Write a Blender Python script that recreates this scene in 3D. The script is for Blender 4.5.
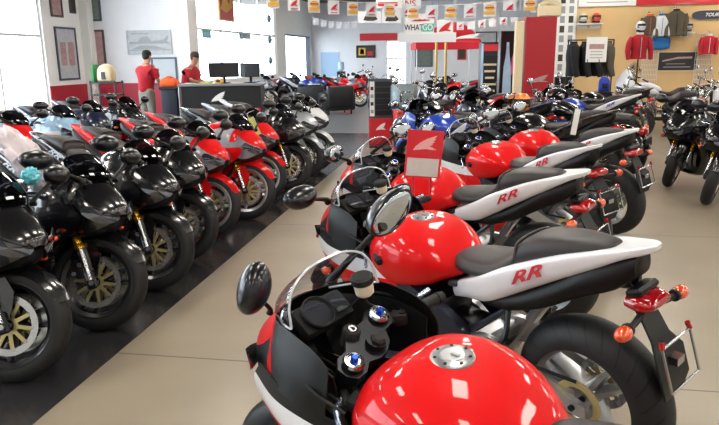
import bpy, bmesh, math, random
from mathutils import Vector, Matrix
PI = math.pi
R = math.radians
for o in list(bpy.data.objects):
    bpy.data.objects.remove(o, do_unlink=True)
scene = bpy.context.scene
C = scene.collection

# ---------------------------------------------------------------- camera
CAM_H = 1.62
FPX = 661.0
HORIZON = 57.0
ROLL = R(0.64)
PITCH = math.atan((212.5 - HORIZON) / FPX)
YAW = math.atan((472 - 359.5) / (FPX / math.cos(PITCH)))
cam_data = bpy.data.cameras.new('camera')
cam_data.sensor_width = 36.0
cam_data.lens = FPX * 36.0 / 719.0
cam_data.clip_start = 0.05
cam_data.clip_end = 200
cam = bpy.data.objects.new('camera', cam_data)
C.objects.link(cam)
cam.matrix_world = (Matrix.Translation((0, 0, CAM_H)) @ Matrix.Rotation(YAW, 4, 'Z')
                    @ Matrix.Rotation(PI / 2 - PITCH, 4, 'X') @ Matrix.Rotation(-ROLL, 4, 'Z'))
scene.camera = cam

# ---------------------------------------------------------------- world, exposure
world = bpy.data.worlds.new('daylight')
scene.world = world
world.use_nodes = True
wn = world.node_tree.nodes
wn['Background'].inputs[0].default_value = (0.86, 0.94, 1.0, 1)
wn['Background'].inputs[1].default_value = 9.0
scene.view_settings.view_transform = 'Standard'
scene.view_settings.look = 'None'
scene.view_settings.gamma = 1
scene.view_settings.exposure = 0.0
LAMP_POWER = 26.0

def window_portal(loc, rot, sx, sy):
    l = bpy.data.lights.new('daylight_portal', 'AREA')
    l.shape = 'RECTANGLE'
    l.size = sx
    l.size_y = sy
    l.cycles.is_portal = True
    o = bpy.data.objects.new('daylight_portal', l)
    o.location = loc
    o.rotation_euler = rot
    C.objects.link(o)

# ---------------------------------------------------------------- colours and materials
def lin(c):
    if isinstance(c, str):
        c = [int(c[i:i + 2], 16) / 255 for i in (0, 2, 4)]
    return tuple((x / 12.92 if x <= 0.04045 else ((x + 0.055) / 1.055) ** 2.4) for x in c) + (1,)

def setin(n, name, v):
    if name in n.inputs:
        n.inputs[name].default_value = v

def mat(name, col, rough=0.5, metal=0.0, coat=0.0, noise=0.06, scale=30, bump=0.0, emit=None, es=1.0, spec=0.5):
    m = bpy.data.materials.new(name)
    m.use_nodes = True
    nt = m.node_tree
    b = nt.nodes['Principled BSDF']
    c = lin(col)
    b.inputs['Roughness'].default_value = rough
    b.inputs['Metallic'].default_value = metal
    setin(b, 'Coat Weight', coat)
    setin(b, 'Coat Roughness', 0.04)
    setin(b, 'Specular IOR Level', spec)
    tc = nt.nodes.new('ShaderNodeTexCoord')
    nz = nt.nodes.new('ShaderNodeTexNoise')
    nz.inputs['Scale'].default_value = scale
    nt.links.new(tc.outputs['Object'], nz.inputs['Vector'])
    mx = nt.nodes.new('ShaderNodeMix')
    mx.data_type = 'RGBA'
    mx.inputs[6].default_value = c
    mx.inputs[7].default_value = tuple(x * (1 - noise * 2) for x in c[:3]) + (1,)
    nt.links.new(nz.outputs['Fac'], mx.inputs[0])
    nt.links.new(mx.outputs[2], b.inputs['Base Color'])
    if bump:
        bp = nt.nodes.new('ShaderNodeBump')
        bp.inputs['Strength'].default_value = bump
        bp.inputs['Distance'].default_value = 0.002
        nt.links.new(nz.outputs['Fac'], bp.inputs['Height'])
        nt.links.new(bp.outputs['Normal'], b.inputs['Normal'])
    if emit is not None:
        b.inputs['Emission Color'].default_value = lin(emit)
        b.inputs['Emission Strength'].default_value = es
    return m

def glass_mat(name, tint, gloss=1.0, rough=0.02):
    m = bpy.data.materials.new(name)
    m.use_nodes = True
    nt = m.node_tree
    for n in list(nt.nodes):
        nt.nodes.remove(n)
    out = nt.nodes.new('ShaderNodeOutputMaterial')
    tr = nt.nodes.new('ShaderNodeBsdfTransparent')
    tr.inputs[0].default_value = tint + (1,)
    gl = nt.nodes.new('ShaderNodeBsdfGlossy')
    gl.inputs['Roughness'].default_value = rough
    gl.inputs[0].default_value = (gloss, gloss, gloss, 1)
    fr = nt.nodes.new('ShaderNodeFresnel')
    fr.inputs[0].default_value = 1.5
    mx = nt.nodes.new('ShaderNodeMixShader')
    ge = nt.nodes.new('ShaderNodeNewGeometry')
    iv = nt.nodes.new('ShaderNodeMath'); iv.operation = 'SUBTRACT'; iv.inputs[0].default_value = 1.0
    nt.links.new(ge.outputs['Backfacing'], iv.inputs[1])
    ml = nt.nodes.new('ShaderNodeMath'); ml.operation = 'MULTIPLY'
    nt.links.new(fr.outputs[0], ml.inputs[0]); nt.links.new(iv.outputs[0], ml.inputs[1])
    nt.links.new(ml.outputs[0], mx.inputs[0])
    nt.links.new(tr.outputs[0], mx.inputs[1])
    nt.links.new(gl.outputs[0], mx.inputs[2])
    nt.links.new(mx.outputs[0], out.inputs[0])
    return m

M = {}
def mm(key, *a, **k):
    M[key] = mat(key, *a, **k)
mm('red_paint', 'd6040a', 0.5, coat=0.55, noise=0.02, spec=0.15)
mm('deep_red_paint', 'a3081a', 0.3, coat=1.0, noise=0.02)
mm('black_paint', '0a0b10', 0.22, coat=1.0, noise=0.02)
mm('white_paint', 'e6e8ee', 0.3, coat=0.8, noise=0.02)
mm('silver_paint', 'a9adb5', 0.3, metal=0.5, coat=0.8, noise=0.02)
mm('grey_paint', '92929c', 0.35, metal=0.3, coat=0.8, noise=0.02)
mm('blue_paint', '1c3fae', 0.28, coat=1.0, noise=0.02)
mm('pale_blue_paint', '9cc4e2', 0.28, coat=1.0, noise=0.02)
mm('navy_paint', '141d3c', 0.28, coat=1.0, noise=0.02)
mm('orange_paint', 'e8641c', 0.28, coat=1.0, noise=0.02)
mm('plastic', '0a0a0c', 0.45, noise=0.1, spec=0.3)
mm('mirror_shell', '080b14', 0.3, coat=0.4, noise=0.02, spec=0.4)
mm('matte_black', '131315', 0.7, noise=0.1)
mm('dark_metal', '24262a', 0.35, metal=0.7)
mm('navy_frame', '151c2e', 0.35, metal=0.3, coat=0.3)
mm('rubber', '17181a', 0.6, noise=0.15, spec=0.4)
mm('seat_vinyl', '2a2527', 0.48, noise=0.1, scale=60, bump=0.2)
mm('chrome', 'b4b6ba', 0.2, metal=1.0, noise=0.02)
mm('alloy', 'b4b6ba', 0.32, metal=0.85)
mm('dark_rim', '1a1b1e', 0.3, metal=0.4, coat=0.4)
mm('gold', 'd9a325', 0.25, metal=0.85, noise=0.03)
mm('gold_light', 'c9bb86', 0.35, metal=0.8)
mm('steel_disc', 'c2c2c0', 0.25, metal=0.9)
mm('mirror_glass', 'c8d0da', 0.06, metal=1.0, noise=0.0)
mm('blue_anodised', '1a48c0', 0.25, metal=0.7)
mm('fluid_white', 'd8d2b8', 0.35)
mm('brake_lens', 'b40a14', 0.12, coat=1.0, noise=0.2, scale=90)
mm('amber_lens', 'e6501a', 0.15, coat=1.0, noise=0.15, scale=90)
mm('headlamp_lens', '747a86', 0.06, metal=0.7, coat=1.0, noise=0.4, scale=25)
mm('lever_metal', 'aebfdc', 0.25, metal=0.8)
mm('screen_edge', 'c3cbd6', 0.15, coat=1.0)  # pale colour paints the highlight along the windscreen rim
mm('white_ink', 'efefef', 0.5)
mm('paper', 'ececea', 0.6)
mm('red_ink', 'c8202e', 0.5)
mm('black_ink', '18181a', 0.5)
mm('grey_ink', '9a9ca0', 0.5)
mm('teal_ink', '5fc0ae', 0.5)
mm('yellow_ink', 'e7b24a', 0.5)
mm('red_board', 'cf1d2b', 0.4, coat=0.3)
M['screen_glass'] = glass_mat('screen_glass', (0.84, 0.84, 0.86), 1.0)
M['screen_smoke'] = glass_mat('screen_smoke', (0.16, 0.16, 0.18), 1.0)
M['clear_glass'] = glass_mat('clear_glass', (0.95, 0.97, 0.98), 1.0)
M['clear_plastic'] = glass_mat('clear_plastic', (0.85, 0.87, 0.9), 1.0, 0.12)

def tyre_material():
    m = mat('tyre_rubber', '1c1d20', 0.55, noise=0.15, spec=0.4)
    nt = m.node_tree
    b = nt.nodes['Principled BSDF']
    uv = nt.nodes.new('ShaderNodeUVMap')
    sp = nt.nodes.new('ShaderNodeSeparateXYZ')
    nt.links.new(uv.outputs[0], sp.inputs[0])
    # slanted grooves: sin(u*k + |v-0.5|*q)
    sub = nt.nodes.new('ShaderNodeMath'); sub.operation = 'SUBTRACT'; sub.inputs[1].default_value = 0.5
    nt.links.new(sp.outputs[1], sub.inputs[0])
    ab = nt.nodes.new('ShaderNodeMath'); ab.operation = 'ABSOLUTE'
    nt.links.new(sub.outputs[0], ab.inputs[0])
    k2 = nt.nodes.new('ShaderNodeMath'); k2.operation = 'MULTIPLY'; k2.inputs[1].default_value = 22
    nt.links.new(ab.outputs[0], k2.inputs[0])
    k1 = nt.nodes.new('ShaderNodeMath'); k1.operation = 'MULTIPLY'; k1.inputs[1].default_value = 2 * PI * 26
    nt.links.new(sp.outputs[0], k1.inputs[0])
    ad = nt.nodes.new('ShaderNodeMath'); ad.operation = 'ADD'
    nt.links.new(k1.outputs[0], ad.inputs[0]); nt.links.new(k2.outputs[0], ad.inputs[1])
    sn = nt.nodes.new('ShaderNodeMath'); sn.operation = 'SINE'
    nt.links.new(ad.outputs[0], sn.inputs[0])
    gt = nt.nodes.new('ShaderNodeMath'); gt.operation = 'GREATER_THAN'; gt.inputs[1].default_value = 0.93
    nt.links.new(sn.outputs[0], gt.inputs[0])
    lo = nt.nodes.new('ShaderNodeMath'); lo.operation = 'LESS_THAN'; lo.inputs[1].default_value = 0.24
    nt.links.new(ab.outputs[0], lo.inputs[0])
    hi = nt.nodes.new('ShaderNodeMath'); hi.operation = 'GREATER_THAN'; hi.inputs[1].default_value = 0.03
    nt.links.new(ab.outputs[0], hi.inputs[0])
    m1 = nt.nodes.new('ShaderNodeMath'); m1.operation = 'MULTIPLY'
    nt.links.new(gt.outputs[0], m1.inputs[0]); nt.links.new(lo.outputs[0], m1.inputs[1])
    m2 = nt.nodes.new('ShaderNodeMath'); m2.operation = 'MULTIPLY'
    nt.links.new(m1.outputs[0], m2.inputs[0]); nt.links.new(hi.outputs[0], m2.inputs[1])
    old = b.inputs['Base Color'].links[0].from_socket
    mx = nt.nodes.new('ShaderNodeMix'); mx.data_type = 'RGBA'
    nt.links.new(m2.outputs[0], mx.inputs[0]); nt.links.new(old, mx.inputs[6])
    mx.inputs[7].default_value = (0.001, 0.001, 0.001, 1)
    nt.links.new(mx.outputs[2], b.inputs['Base Color'])
    inv = nt.nodes.new('ShaderNodeMath'); inv.operation = 'SUBTRACT'; inv.inputs[0].default_value = 1.0
    nt.links.new(m2.outputs[0], inv.inputs[1])
    bp = nt.nodes.new('ShaderNodeBump'); bp.inputs['Distance'].default_value = 0.004
    nt.links.new(inv.outputs[0], bp.inputs['Height'])
    nt.links.new(bp.outputs['Normal'], b.inputs['Normal'])
    return m
M['tyre'] = tyre_material()
# placeholder materials that each motorcycle replaces with its own paint
for k in ('nose', 'cheek', 'tank', 'flash', 'lower', 'tail', 'decal', 'fork', 'rim', 'fender', 'edge', 'screen'):
    M['k_' + k] = mat('paint_' + k, 'd80d12', 0.3, coat=1)

# ---------------------------------------------------------------- mesh helpers
def V(*a):
    return Vector(a)

def cr(P, n, closed=False):
    """Catmull-Rom through points P (lists of floats / Vectors), n samples per span"""
    P = [Vector(p) for p in P]
    N = len(P)
    out = []
    spans = N if closed else N - 1
    for i in range(spans):
        if closed:
            p0, p1, p2, p3 = P[(i - 1) % N], P[i], P[(i + 1) % N], P[(i + 2) % N]
        else:
            p1, p2 = P[i], P[i + 1]
            p0 = P[i - 1] if i > 0 else p1 * 2 - p2
            p3 = P[i + 2] if i + 2 < N else p2 * 2 - p1
        for k in range(n):
            t = k / n
            out.append(0.5 * ((2 * p1) + (p2 - p0) * t + (2 * p0 - 5 * p1 + 4 * p2 - p3) * t * t + (3 * p1 - p0 - 3 * p2 + p3) * t * t * t))
    if not closed:
        out.append(P[-1].copy())
    return out

def fine(grid, nu, nv, closed_v=False):
    """grid[i][j] control points -> smooth fine grid"""
    rows = [cr(r, nv, closed_v) for r in grid]
    cols = [cr([rows[i][j] for i in range(len(rows))], nu) for j in range(len(rows[0]))]
    return [[cols[j][i] for j in range(len(cols))] for i in range(len(cols[0]))]

class MB:
    def __init__(self, T=None):
        self.v, self.f, self.m, self.uv = [], [], [], []
        self.T = T
        self.sharp = 35
    def add(self, verts, faces, mi=0, uvs=None):
        b = len(self.v)
        for p in verts:
            p = Vector(p)
            self.v.append(self.T(p) if self.T else p)
        for k, f in enumerate(faces):
            self.f.append([b + i for i in f])
            self.m.append(mi if not callable(mi) else mi(sum((Vector(verts[i]) for i in f), Vector()) / len(f)))
            self.uv.append(uvs[k] if uvs else None)
        return self
    def grid(self, g, mi=0, cu=False, cv=False, caps=False):
        nu, nv = len(g), len(g[0])
        vs = [p for r in g for p in r]
        fs, uvs = [], []
        for i in range(nu if cu else nu - 1):
            for j in range(nv if cv else nv - 1):
                i2, j2 = (i + 1) % nu, (j + 1) % nv
                fs.append([i * nv + j, i2 * nv + j, i2 * nv + j2, i * nv + j2])
                a, b_, c, d = i / nu, (i + 1) / nu, j / max(1, nv - 1), (j + 1) / max(1, nv - 1)
                uvs.append([(a, c), (b_, c), (b_, d), (a, d)])
        if caps and cv:
            fs.append(list(range(nv))[::-1]); uvs.append(None)
            fs.append([(nu - 1) * nv + j for j in range(nv)]); uvs.append(None)
        return self.add(vs, fs, mi, uvs)
    def sheet(self, g, th, mi=0, mi_in=None):
        """thick shell from an open fine grid; the back face may carry its own material"""
        nu, nv = len(g), len(g[0])
        nrm = []
        for i in range(nu):
            r = []
            for j in range(nv):
                a = g[min(i + 1, nu - 1)][j] - g[max(i - 1, 0)][j]
                b = g[i][min(j + 1, nv - 1)] - g[i][max(j - 1, 0)]
                n = a.cross(b)
                r.append(n.normalized() if n.length > 1e-9 else Vector((0, 0, 1)))
            nrm.append(r)
        back = [[g[i][j] - nrm[i][j] * th for j in range(nv)] for i in range(nu)]
        vs = [p for r in g for p in r] + [p for r in back for p in r]
        o = nu * nv
        front, bk, rim = [], [], []
        for i in range(nu - 1):
            for j in range(nv - 1):
                front.append([i * nv + j, (i + 1) * nv + j, (i + 1) * nv + j + 1, i * nv + j + 1])
                bk.append([o + i * nv + j, o + i * nv + j + 1, o + (i + 1) * nv + j + 1, o + (i + 1) * nv + j])
        for i in range(nu - 1):
            rim.append([i * nv, o + i * nv, o + (i + 1) * nv, (i + 1) * nv])
            rim.append([i * nv + nv - 1, (i + 1) * nv + nv - 1, o + (i + 1) * nv + nv - 1, o + i * nv + nv - 1])
        for j in range(nv - 1):
            rim.append([j, j + 1, o + j + 1, o + j])
            e = (nu - 1) * nv
            rim.append([e + j, o + e + j, o + e + j + 1, e + j + 1])
        mi_in = mi if mi_in is None else mi_in
        b = len(self.v)
        for p in vs:
            self.v.append(self.T(p) if self.T else p)
        for fs, m_ in ((front, mi), (rim, mi), (bk, mi_in)):
            for f in fs:
                self.f.append([b + q for q in f])
                self.m.append(m_ if not callable(m_) else m_(sum((vs[q] for q in f), Vector()) / len(f)))
                self.uv.append(None)
        return self
    def tube(self, pts, r, n=10, mi=0, smooth=0, caps=True, closed=False):
        pts = [Vector(p) for p in pts]
        rr = [r] * len(pts) if not isinstance(r, (list, tuple)) else list(r)
        if smooth:
            q = cr([(p.x, p.y, p.z) for p in pts], smooth, closed)
            r2 = []
            for i in range(len(q)):
                t = i / smooth
                a = int(t) % len(rr); b_ = (a + 1) % len(rr) if (closed or a + 1 < len(rr)) else a
                r2.append(rr[a] + (rr[b_] - rr[a]) * (t - int(t)))
            pts, rr = q, r2
        rings = []
        up = None
        N = len(pts)
        for i, p in enumerate(pts):
            if closed:
                d = pts[(i + 1) % N] - pts[i - 1]
            else:
                d = pts[min(i + 1, N - 1)] - pts[max(i - 1, 0)]
            d.normalize()
            if up is None:
                up = Vector((0, 0, 1)) if abs(d.z) < 0.9 else Vector((1, 0, 0))
            u = (up - d * up.dot(d)).normalized()
            up = u
            w = d.cross(u)
            rings.append([p + (u * math.cos(2 * PI * k / n) + w * math.sin(2 * PI * k / n)) * rr[i] for k in range(n)])
        return self.grid(rings, mi, cu=closed, cv=True, caps=caps and not closed)
    def lathe(self, prof, o, d, n=32, mi=0, closed=True):
        """prof: (radius, distance along d); closed loop by default"""
        o, d = Vector(o), Vector(d).normalized()
        u = (Vector((0, 0, 1)) if abs(d.z) < 0.9 else Vector((1, 0, 0)))
        u = (u - d * u.dot(d)).normalized()
        w = d.cross(u)
        g = [[o + d * h + (u * math.cos(2 * PI * k / n) + w * math.sin(2 * PI * k / n)) * r for (r, h) in prof] for k in range(n)]
        return self.grid(g, mi, cu=True, cv=closed)
    def cyl(self, a, b, r, n=16, mi=0, r2=None):
        return self.tube([a, b], [r, r if r2 is None else r2], n, mi)
    def box(self, c, s, mi=0, rot=None, bev=0.0, seg=1):
        bm = bmesh.new()
        bmesh.ops.create_cube(bm, size=1)
        for v in bm.verts:
            v.co = Vector((v.co.x * s[0], v.co.y * s[1], v.co.z * s[2]))
        if bev:
            bmesh.ops.bevel(bm, geom=bm.edges[:], offset=min(bev, min(s) * 0.49), segments=seg, affect='EDGES', profile=0.5)
        Rm = rot if rot is not None else Matrix.Identity(3)
        bm.verts.ensure_lookup_table()
        vs = [Rm @ v.co + Vector(c) for v in bm.verts]
        fs = [[v.index for v in f.verts] for f in bm.faces]
        bm.free()
        return self.add(vs, fs, mi)
    def plate(self, poly, o, u, w, th, mi=0):
        """polygon in plane (u, w) extruded both ways by th/2"""
        o, u, w = Vector(o), Vector(u), Vector(w)
        n = u.cross(w).normalized() * th / 2
        a = [o + u * x + w * y + n for x, y in poly]
        b = [o + u * x + w * y - n for x, y in poly]
        N = len(poly)
        fs = [list(range(N)), [N + i for i in range(N)][::-1]]
        fs += [[i, N + i, N + (i + 1) % N, (i + 1) % N] for i in range(N)]
        return self.add(a + b, fs, mi)
    def ball(self, c, r, mi=0, n=16, m=10, sc=(1, 1, 1), rot=None):
        rings = []
        for i in range(m + 1):
            a = PI * i / m
            ring = []
            for k in range(n):
                p = Vector((r * sc[0] * math.sin(a) * math.cos(2 * PI * k / n), r * sc[1] * math.sin(a) * math.sin(2 * PI * k / n), r * sc[2] * math.cos(a)))
                if rot is not None:
                    p = rot @ p
                ring.append(p + Vector(c))
            rings.append(ring)
        return self.grid(rings, mi, cv=True)
    def mirror(self):
        """add the y-mirrored copy of everything so far"""
        N = len(self.v)
        k = len(self.f)
        self.v += [Vector((p.x, -p.y, p.z)) for p in self.v[:N]]
        for i in range(k):
            self.f.append([N + q for q in self.f[i]][::-1])
            self.m.append(self.m[i])
            self.uv.append(list(reversed(self.uv[i])) if self.uv[i] else None)
        return self
    def build(self, name, mats, parent=None, loc=None):
        me = bpy.data.meshes.new(name)
        if not isinstance(mats, (list, tuple)):
            mats = [mats]
        me.from_pydata([tuple(p) for p in self.v], [], self.f)
        for x in mats:
            me.materials.append(M[x] if isinstance(x, str) else x)
        for p, mi in zip(me.polygons, self.m):
            p.material_index = mi
        if any(u for u in self.uv):
            ul = me.uv_layers.new(name='UVMap')
            for p, u in zip(me.polygons, self.uv):
                if u:
                    for li, c in zip(p.loop_indices, u):
                        ul.data[li].uv = c
        bm = bmesh.new()
        bm.from_mesh(me)
        bmesh.ops.remove_doubles(bm, verts=bm.verts[:], dist=1e-5)
        bmesh.ops.recalc_face_normals(bm, faces=bm.faces[:])
        bm.to_mesh(me)
        bm.free()
        me.shade_smooth()
        me.set_sharp_from_angle(angle=R(self.sharp))
        o = bpy.data.objects.new(name, me)
        C.objects.link(o)
        if parent is not None:
            o.parent = parent
        if loc is not None:
            o.location = loc
        return o

def tag(o, label=None, cat=None, group=None, kind=None):
    if label: o['label'] = label
    if cat: o['category'] = cat
    if group: o['group'] = group
    if kind: o['kind'] = kind
    return o

def empty(name, loc=(0, 0, 0), rz=0.0):
    o = bpy.data.objects.new(name, None)
    o.location = loc
    o.rotation_euler = (0, 0, rz)
    o.empty_display_size = 0.1
    C.objects.link(o)
    return o

def struct(name, mb, mats, parent=None):
    o = mb.build(name, mats, parent)
    if parent is None:
        o['kind'] = 'structure'
    return o

def kids(o):
    return [c for c in bpy.data.objects if c.parent == o]

def text_mesh(name, s, size, mats, parent=None, mtx=None, extrude=0.001, shear=0.0, offset=0.0, align='CENTER', xscale=1.0):
    cu = bpy.data.curves.new(name, 'FONT')
    cu.body = s
    cu.size = size
    cu.extrude = extrude
    cu.shear = shear
    cu.offset = offset
    cu.align_x = align
    cu.align_y = 'CENTER'
    t = bpy.data.objects.new(name, cu)
    C.objects.link(t)
    dg = bpy.context.evaluated_depsgraph_get()
    me = bpy.data.meshes.new_from_object(t.evaluated_get(dg))
    bpy.data.objects.remove(t, do_unlink=True)
    me.name = name
    me.materials.clear()
    me.materials.append(M[mats] if isinstance(mats, str) else mats)
    if xscale != 1.0:
        me.transform(Matrix.Diagonal((xscale, 1, 1, 1)))
    if mtx is not None:
        me.transform(mtx)
    o = bpy.data.objects.new(name, me)
    C.objects.link(o)
    if parent is not None:
        o.parent = parent
    return o

WING = [(0, .05), (.10, .28), (.30, .55), (.62, .82), (1.0, 1.0), (.88, .80), (.97, .80), (.82, .63), (.92, .62), (.76, .47),
        (.86, .45), (.68, .33), (.82, .28), (1.02, .14), (.82, .12), (.55, .16), (.28, .10)]

def frame_mtx(o, u, w):
    """matrix whose local x = u, y = w, origin o"""
    u, w = Vector(u).normalized(), Vector(w)
    n = u.cross(w).normalized()
    w = n.cross(u)
    m = Matrix((u, w, n)).transposed().to_4x4()
    m.translation = Vector(o)
    return m
# ---------------------------------------------------------------- the room
def floor_material():
    m = mat('polished_concrete', 'a29684', 0.3, noise=0.1, scale=2.2, spec=0.45)
    nt = m.node_tree
    b = nt.nodes['Principled BSDF']
    tc = nt.nodes.new('ShaderNodeTexCoord')
    sp = nt.nodes.new('ShaderNodeSeparateXYZ')
    nt.links.new(tc.outputs['Object'], sp.inputs[0])
    def math_(op, a, b_=None, v=None):
        n = nt.nodes.new('ShaderNodeMath'); n.operation = op
        if hasattr(a, 'links'): nt.links.new(a, n.inputs[0])
        else: n.inputs[0].default_value = a
        if b_ is not None: nt.links.new(b_, n.inputs[1])
        if v is not None: n.inputs[1].default_value = v
        return n.outputs[0]
    def joint(s, off, period, w):
        a = math_('ADD', s, v=off)
        a = math_('PINGPONG', a, v=period / 2)
        return math_('LESS_THAN', a, v=w)
    # saw-cut joints across the aisle every few metres, and one along it
    j1 = joint(sp.outputs[1], -3.20, 3.0, 0.006)
    j2 = joint(sp.outputs[0], -3.2, 6.0, 0.006)
    jj = math_('MAXIMUM', j1, b_=j2)
    n2 = nt.nodes.new('ShaderNodeTexNoise'); n2.inputs['Scale'].default_value = 0.7; n2.inputs['Detail'].default_value = 6
    nt.links.new(tc.outputs['Object'], n2.inputs['Vector'])
    cr_ = nt.nodes.new('ShaderNodeValToRGB')
    cr_.color_ramp.elements[0].position = 0.3; cr_.color_ramp.elements[0].color = (0.74, 0.73, 0.72, 1)
    cr_.color_ramp.elements[1].position = 0.7; cr_.color_ramp.elements[1].color = (1, 1, 1, 1)
    nt.links.new(n2.outputs['Fac'], cr_.inputs[0])
    old = b.inputs['Base Color'].links[0].from_socket
    mu = nt.nodes.new('ShaderNodeMix'); mu.data_type = 'RGBA'; mu.blend_type = 'MULTIPLY'; mu.inputs[0].default_value = 1
    nt.links.new(old, mu.inputs[6]); nt.links.new(cr_.outputs[0], mu.inputs[7])
    mx = nt.nodes.new('ShaderNodeMix'); mx.data_type = 'RGBA'
    nt.links.new(jj, mx.inputs[0]); nt.links.new(mu.outputs[2], mx.inputs[6]); mx.inputs[7].default_value = (0.09, 0.08, 0.07, 1)
    nt.links.new(mx.outputs[2], b.inputs['Base Color'])
    return m

M['concrete'] = floor_material()
mm('dark_tile', '323134', 0.2, noise=0.25, scale=3, spec=0.9)
mm('grey_tile', '747a82', 0.3, noise=0.1, scale=3, spec=0.8)  # grazing window reflection painted in as a lighter grey floor colour
mm('wall_white', 'efefed', 0.8, noise=0.03, scale=4)
mm('wall_grey', 'e6e7ec', 0.8, noise=0.03, scale=4)
mm('wall_tan', 'd8b784', 0.8, noise=0.05, scale=4)
mm('ceiling_dark', '4e4a46', 0.9, noise=0.1, scale=3)
mm('frame_dark', '4a4f5c', 0.4, metal=0.3)
mm('baseboard_red', 'b01c34', 0.5)

XL, XW, XR = -10.2, -7.3, 12.0     # left wall, window wall beyond the step, right wall
YB, YS, YF = -6.0, 17.0, 31.0      # wall behind the camera, the step, far wall
ZC = 4.05

fl = MB(); fl.box(((XL + XR) / 2, (YB + YF) / 2, -0.05), (XR - XL + .4, YF - YB + .4, 0.1))
struct('floor', fl, 'concrete')
fs = MB(); fs.box(((XL - 1.93) / 2, (YB + YF) / 2, 0.0015), (-1.93 - XL, YF - YB, 0.003))
tag(fs.build('floor_strip', 'dark_tile'), kind='structure')
fs = MB(); fs.box(((XL + 2.2) / 2, (14.2 + YF) / 2, 0.003), (2.2 - XL, YF - 14.2, 0.004))
tag(fs.build('floor_far', 'grey_tile'), kind='structure')  # far floor zone, its bright reflections put into the colour
ce = MB(); ce.box(((XL + XR) / 2, (YB + YF) / 2, ZC + 0.05), (XR - XL + .4, YF - YB + .4, 0.1))
struct('ceiling', ce, 'ceiling_dark')

def wall_along(name, axis, at, a0, a1, z1, holes, th=0.2, m='wall_white', sign=-1):
    """wall in plane axis=at from a0 to a1 with rectangular holes (s0,s1,z0,z1); the thickness goes to sign"""
    b = MB()
    def piece(s0, s1, z0, z1_):
        if s1 - s0 < 1e-4 or z1_ - z0 < 1e-4: return
        c = at + sign * th / 2
        if axis == 'x': b.box((c, (s0 + s1) / 2, (z0 + z1_) / 2), (th, s1 - s0, z1_ - z0))
        else: b.box(((s0 + s1) / 2, c, (z0 + z1_) / 2), (s1 - s0, th, z1_ - z0))
    s = a0
    for (h0, h1, z0, zt) in sorted(holes):
        piece(s, h0, 0, z1)
        piece(h0, h1, 0, z0)
        piece(h0, h1, zt, z1)
        s = h1
    piece(s, a1, 0, z1)
    return struct(name, b, m)

WN = [0]
def window(axis, at, s0, s1, z0, z1, nx, nz, th=0.08, m='frame_dark', side=-1):
    WN[0] += 1
    w = empty('window_%d' % WN[0], (0, 0, 0)); w['kind'] = 'structure'
    fr = MB()
    def bar(a0, a1, b0, b1):
        if axis == 'x': fr.box((at + side * 0.1, (a0 + a1) / 2, (b0 + b1) / 2), (th, a1 - a0, b1 - b0))
        else: fr.box(((a0 + a1) / 2, at + side * 0.1, (b0 + b1) / 2), (a1 - a0, th, b1 - b0))
    k = 0.06
    bar(s0, s1, z0, z0 + k); bar(s0, s1, z1 - k, z1)
    for i in range(nx + 1):
        c = s0 + k / 2 + (s1 - s0 - k) * i / nx
        bar(c - k / 2, c + k / 2, z0 + k, z1 - k)
    for i in range(1, nz):
        c = z0 + (z1 - z0) * i / nz
        bar(s0 + k, s1 - k, c - k / 2, c + k / 2)
    fr.build('window_frame', m, w)
    g = MB()
    if axis == 'x': g.box((at + side * 0.1, (s0 + s1) / 2, (z0 + z1) / 2), (0.012, s1 - s0 - 2 * k, z1 - z0 - 2 * k))
    else: g.box(((s0 + s1) / 2, at + side * 0.1, (z0 + z1) / 2), (s1 - s0 - 2 * k, 0.012, z1 - z0 - 2 * k))
    g.build('window_pane', 'clear_glass', w)
    if axis == 'x':
        window_portal((at + side * 0.3, (s0 + s1) / 2, (z0 + z1) / 2), (0, -PI / 2, 0), z1 - z0, s1 - s0)
    return w

wall_along('wall_left', 'x', XL, YB, YS, ZC, [(-2.0, 5.0, .5, 3.8), (5.6, 15.1, .5, 3.9)])
window('x', XL, -2.0, 5.0, .5, 3.8, 5, 2)
window('x', XL, 5.6, 15.1, .5, 3.9, 6, 2, m='wall_white')
wall_along('wall_step', 'y', YS, XL, XW - .2, ZC, [], m='wall_grey', sign=1)
wall_along('wall_window_side', 'x', XW, YS, YF, ZC, [(17.6, 25.2, .95, 3.9), (26.4, 30.6, .3, 2.55)])
window('x', XW, 17.6, 25.2, .95, 3.9, 4, 2, m='wall_white')
window('x', XW, 26.4, 30.6, .3, 2.55, 1, 1, th=.2)
wall_along('wall_far', 'y', YF, XW - .2, XR, ZC, [(-3.85, -2.85, 0, 2.35)], m='wall_grey', sign=1)
d = empty('door_1', (0, 0, 0)); d['kind'] = 'structure'
b = MB()
for (x0, x1, z0, z1) in ((-3.85, -3.77, 0, 2.35), (-2.93, -2.85, 0, 2.35), (-3.77, -2.93, 2.27, 2.35), (-3.77, -2.93, 0, .1), (-3.77, -2.93, 1.50, 1.58)):
    b.box(((x0 + x1) / 2, YF + .1, (z0 + z1) / 2), (x1 - x0, .08, z1 - z0))
b.build('door_frame', 'white_paint', d)
b = MB(); b.box((-3.35, YF + .1, 1.2), (.84, .012, 2.1)); b.build('door_pane', 'clear_glass', d)
wall_along('wall_right_rear', 'y', 20.6, 3.00, XR, ZC, [], m='wall_tan', sign=1)
wall_along('wall_display_end', 'x', 3.00, 20.6, 24.0, ZC, [], m='wall_white', sign=-1)
for nm, bx in (('trim_1', ((XL + XW) / 2, YS - .015, .5, XW - XL, .03, 1.0)), ('trim_2', (XL + .015, 16.05, .5, .03, 1.9, 1.0)), ('trim_3', (XW + .015, (YS + YF) / 2 - 2, .42, .03, 10, .84))):
    b = MB(); b.box(bx[:3], bx[3:]); struct(nm, b, 'baseboard_red')
b = MB(); b.box((XL + .12, 16.85, ZC / 2), (.24, .28, ZC)); struct('trim_4', b, 'wall_white')
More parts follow.
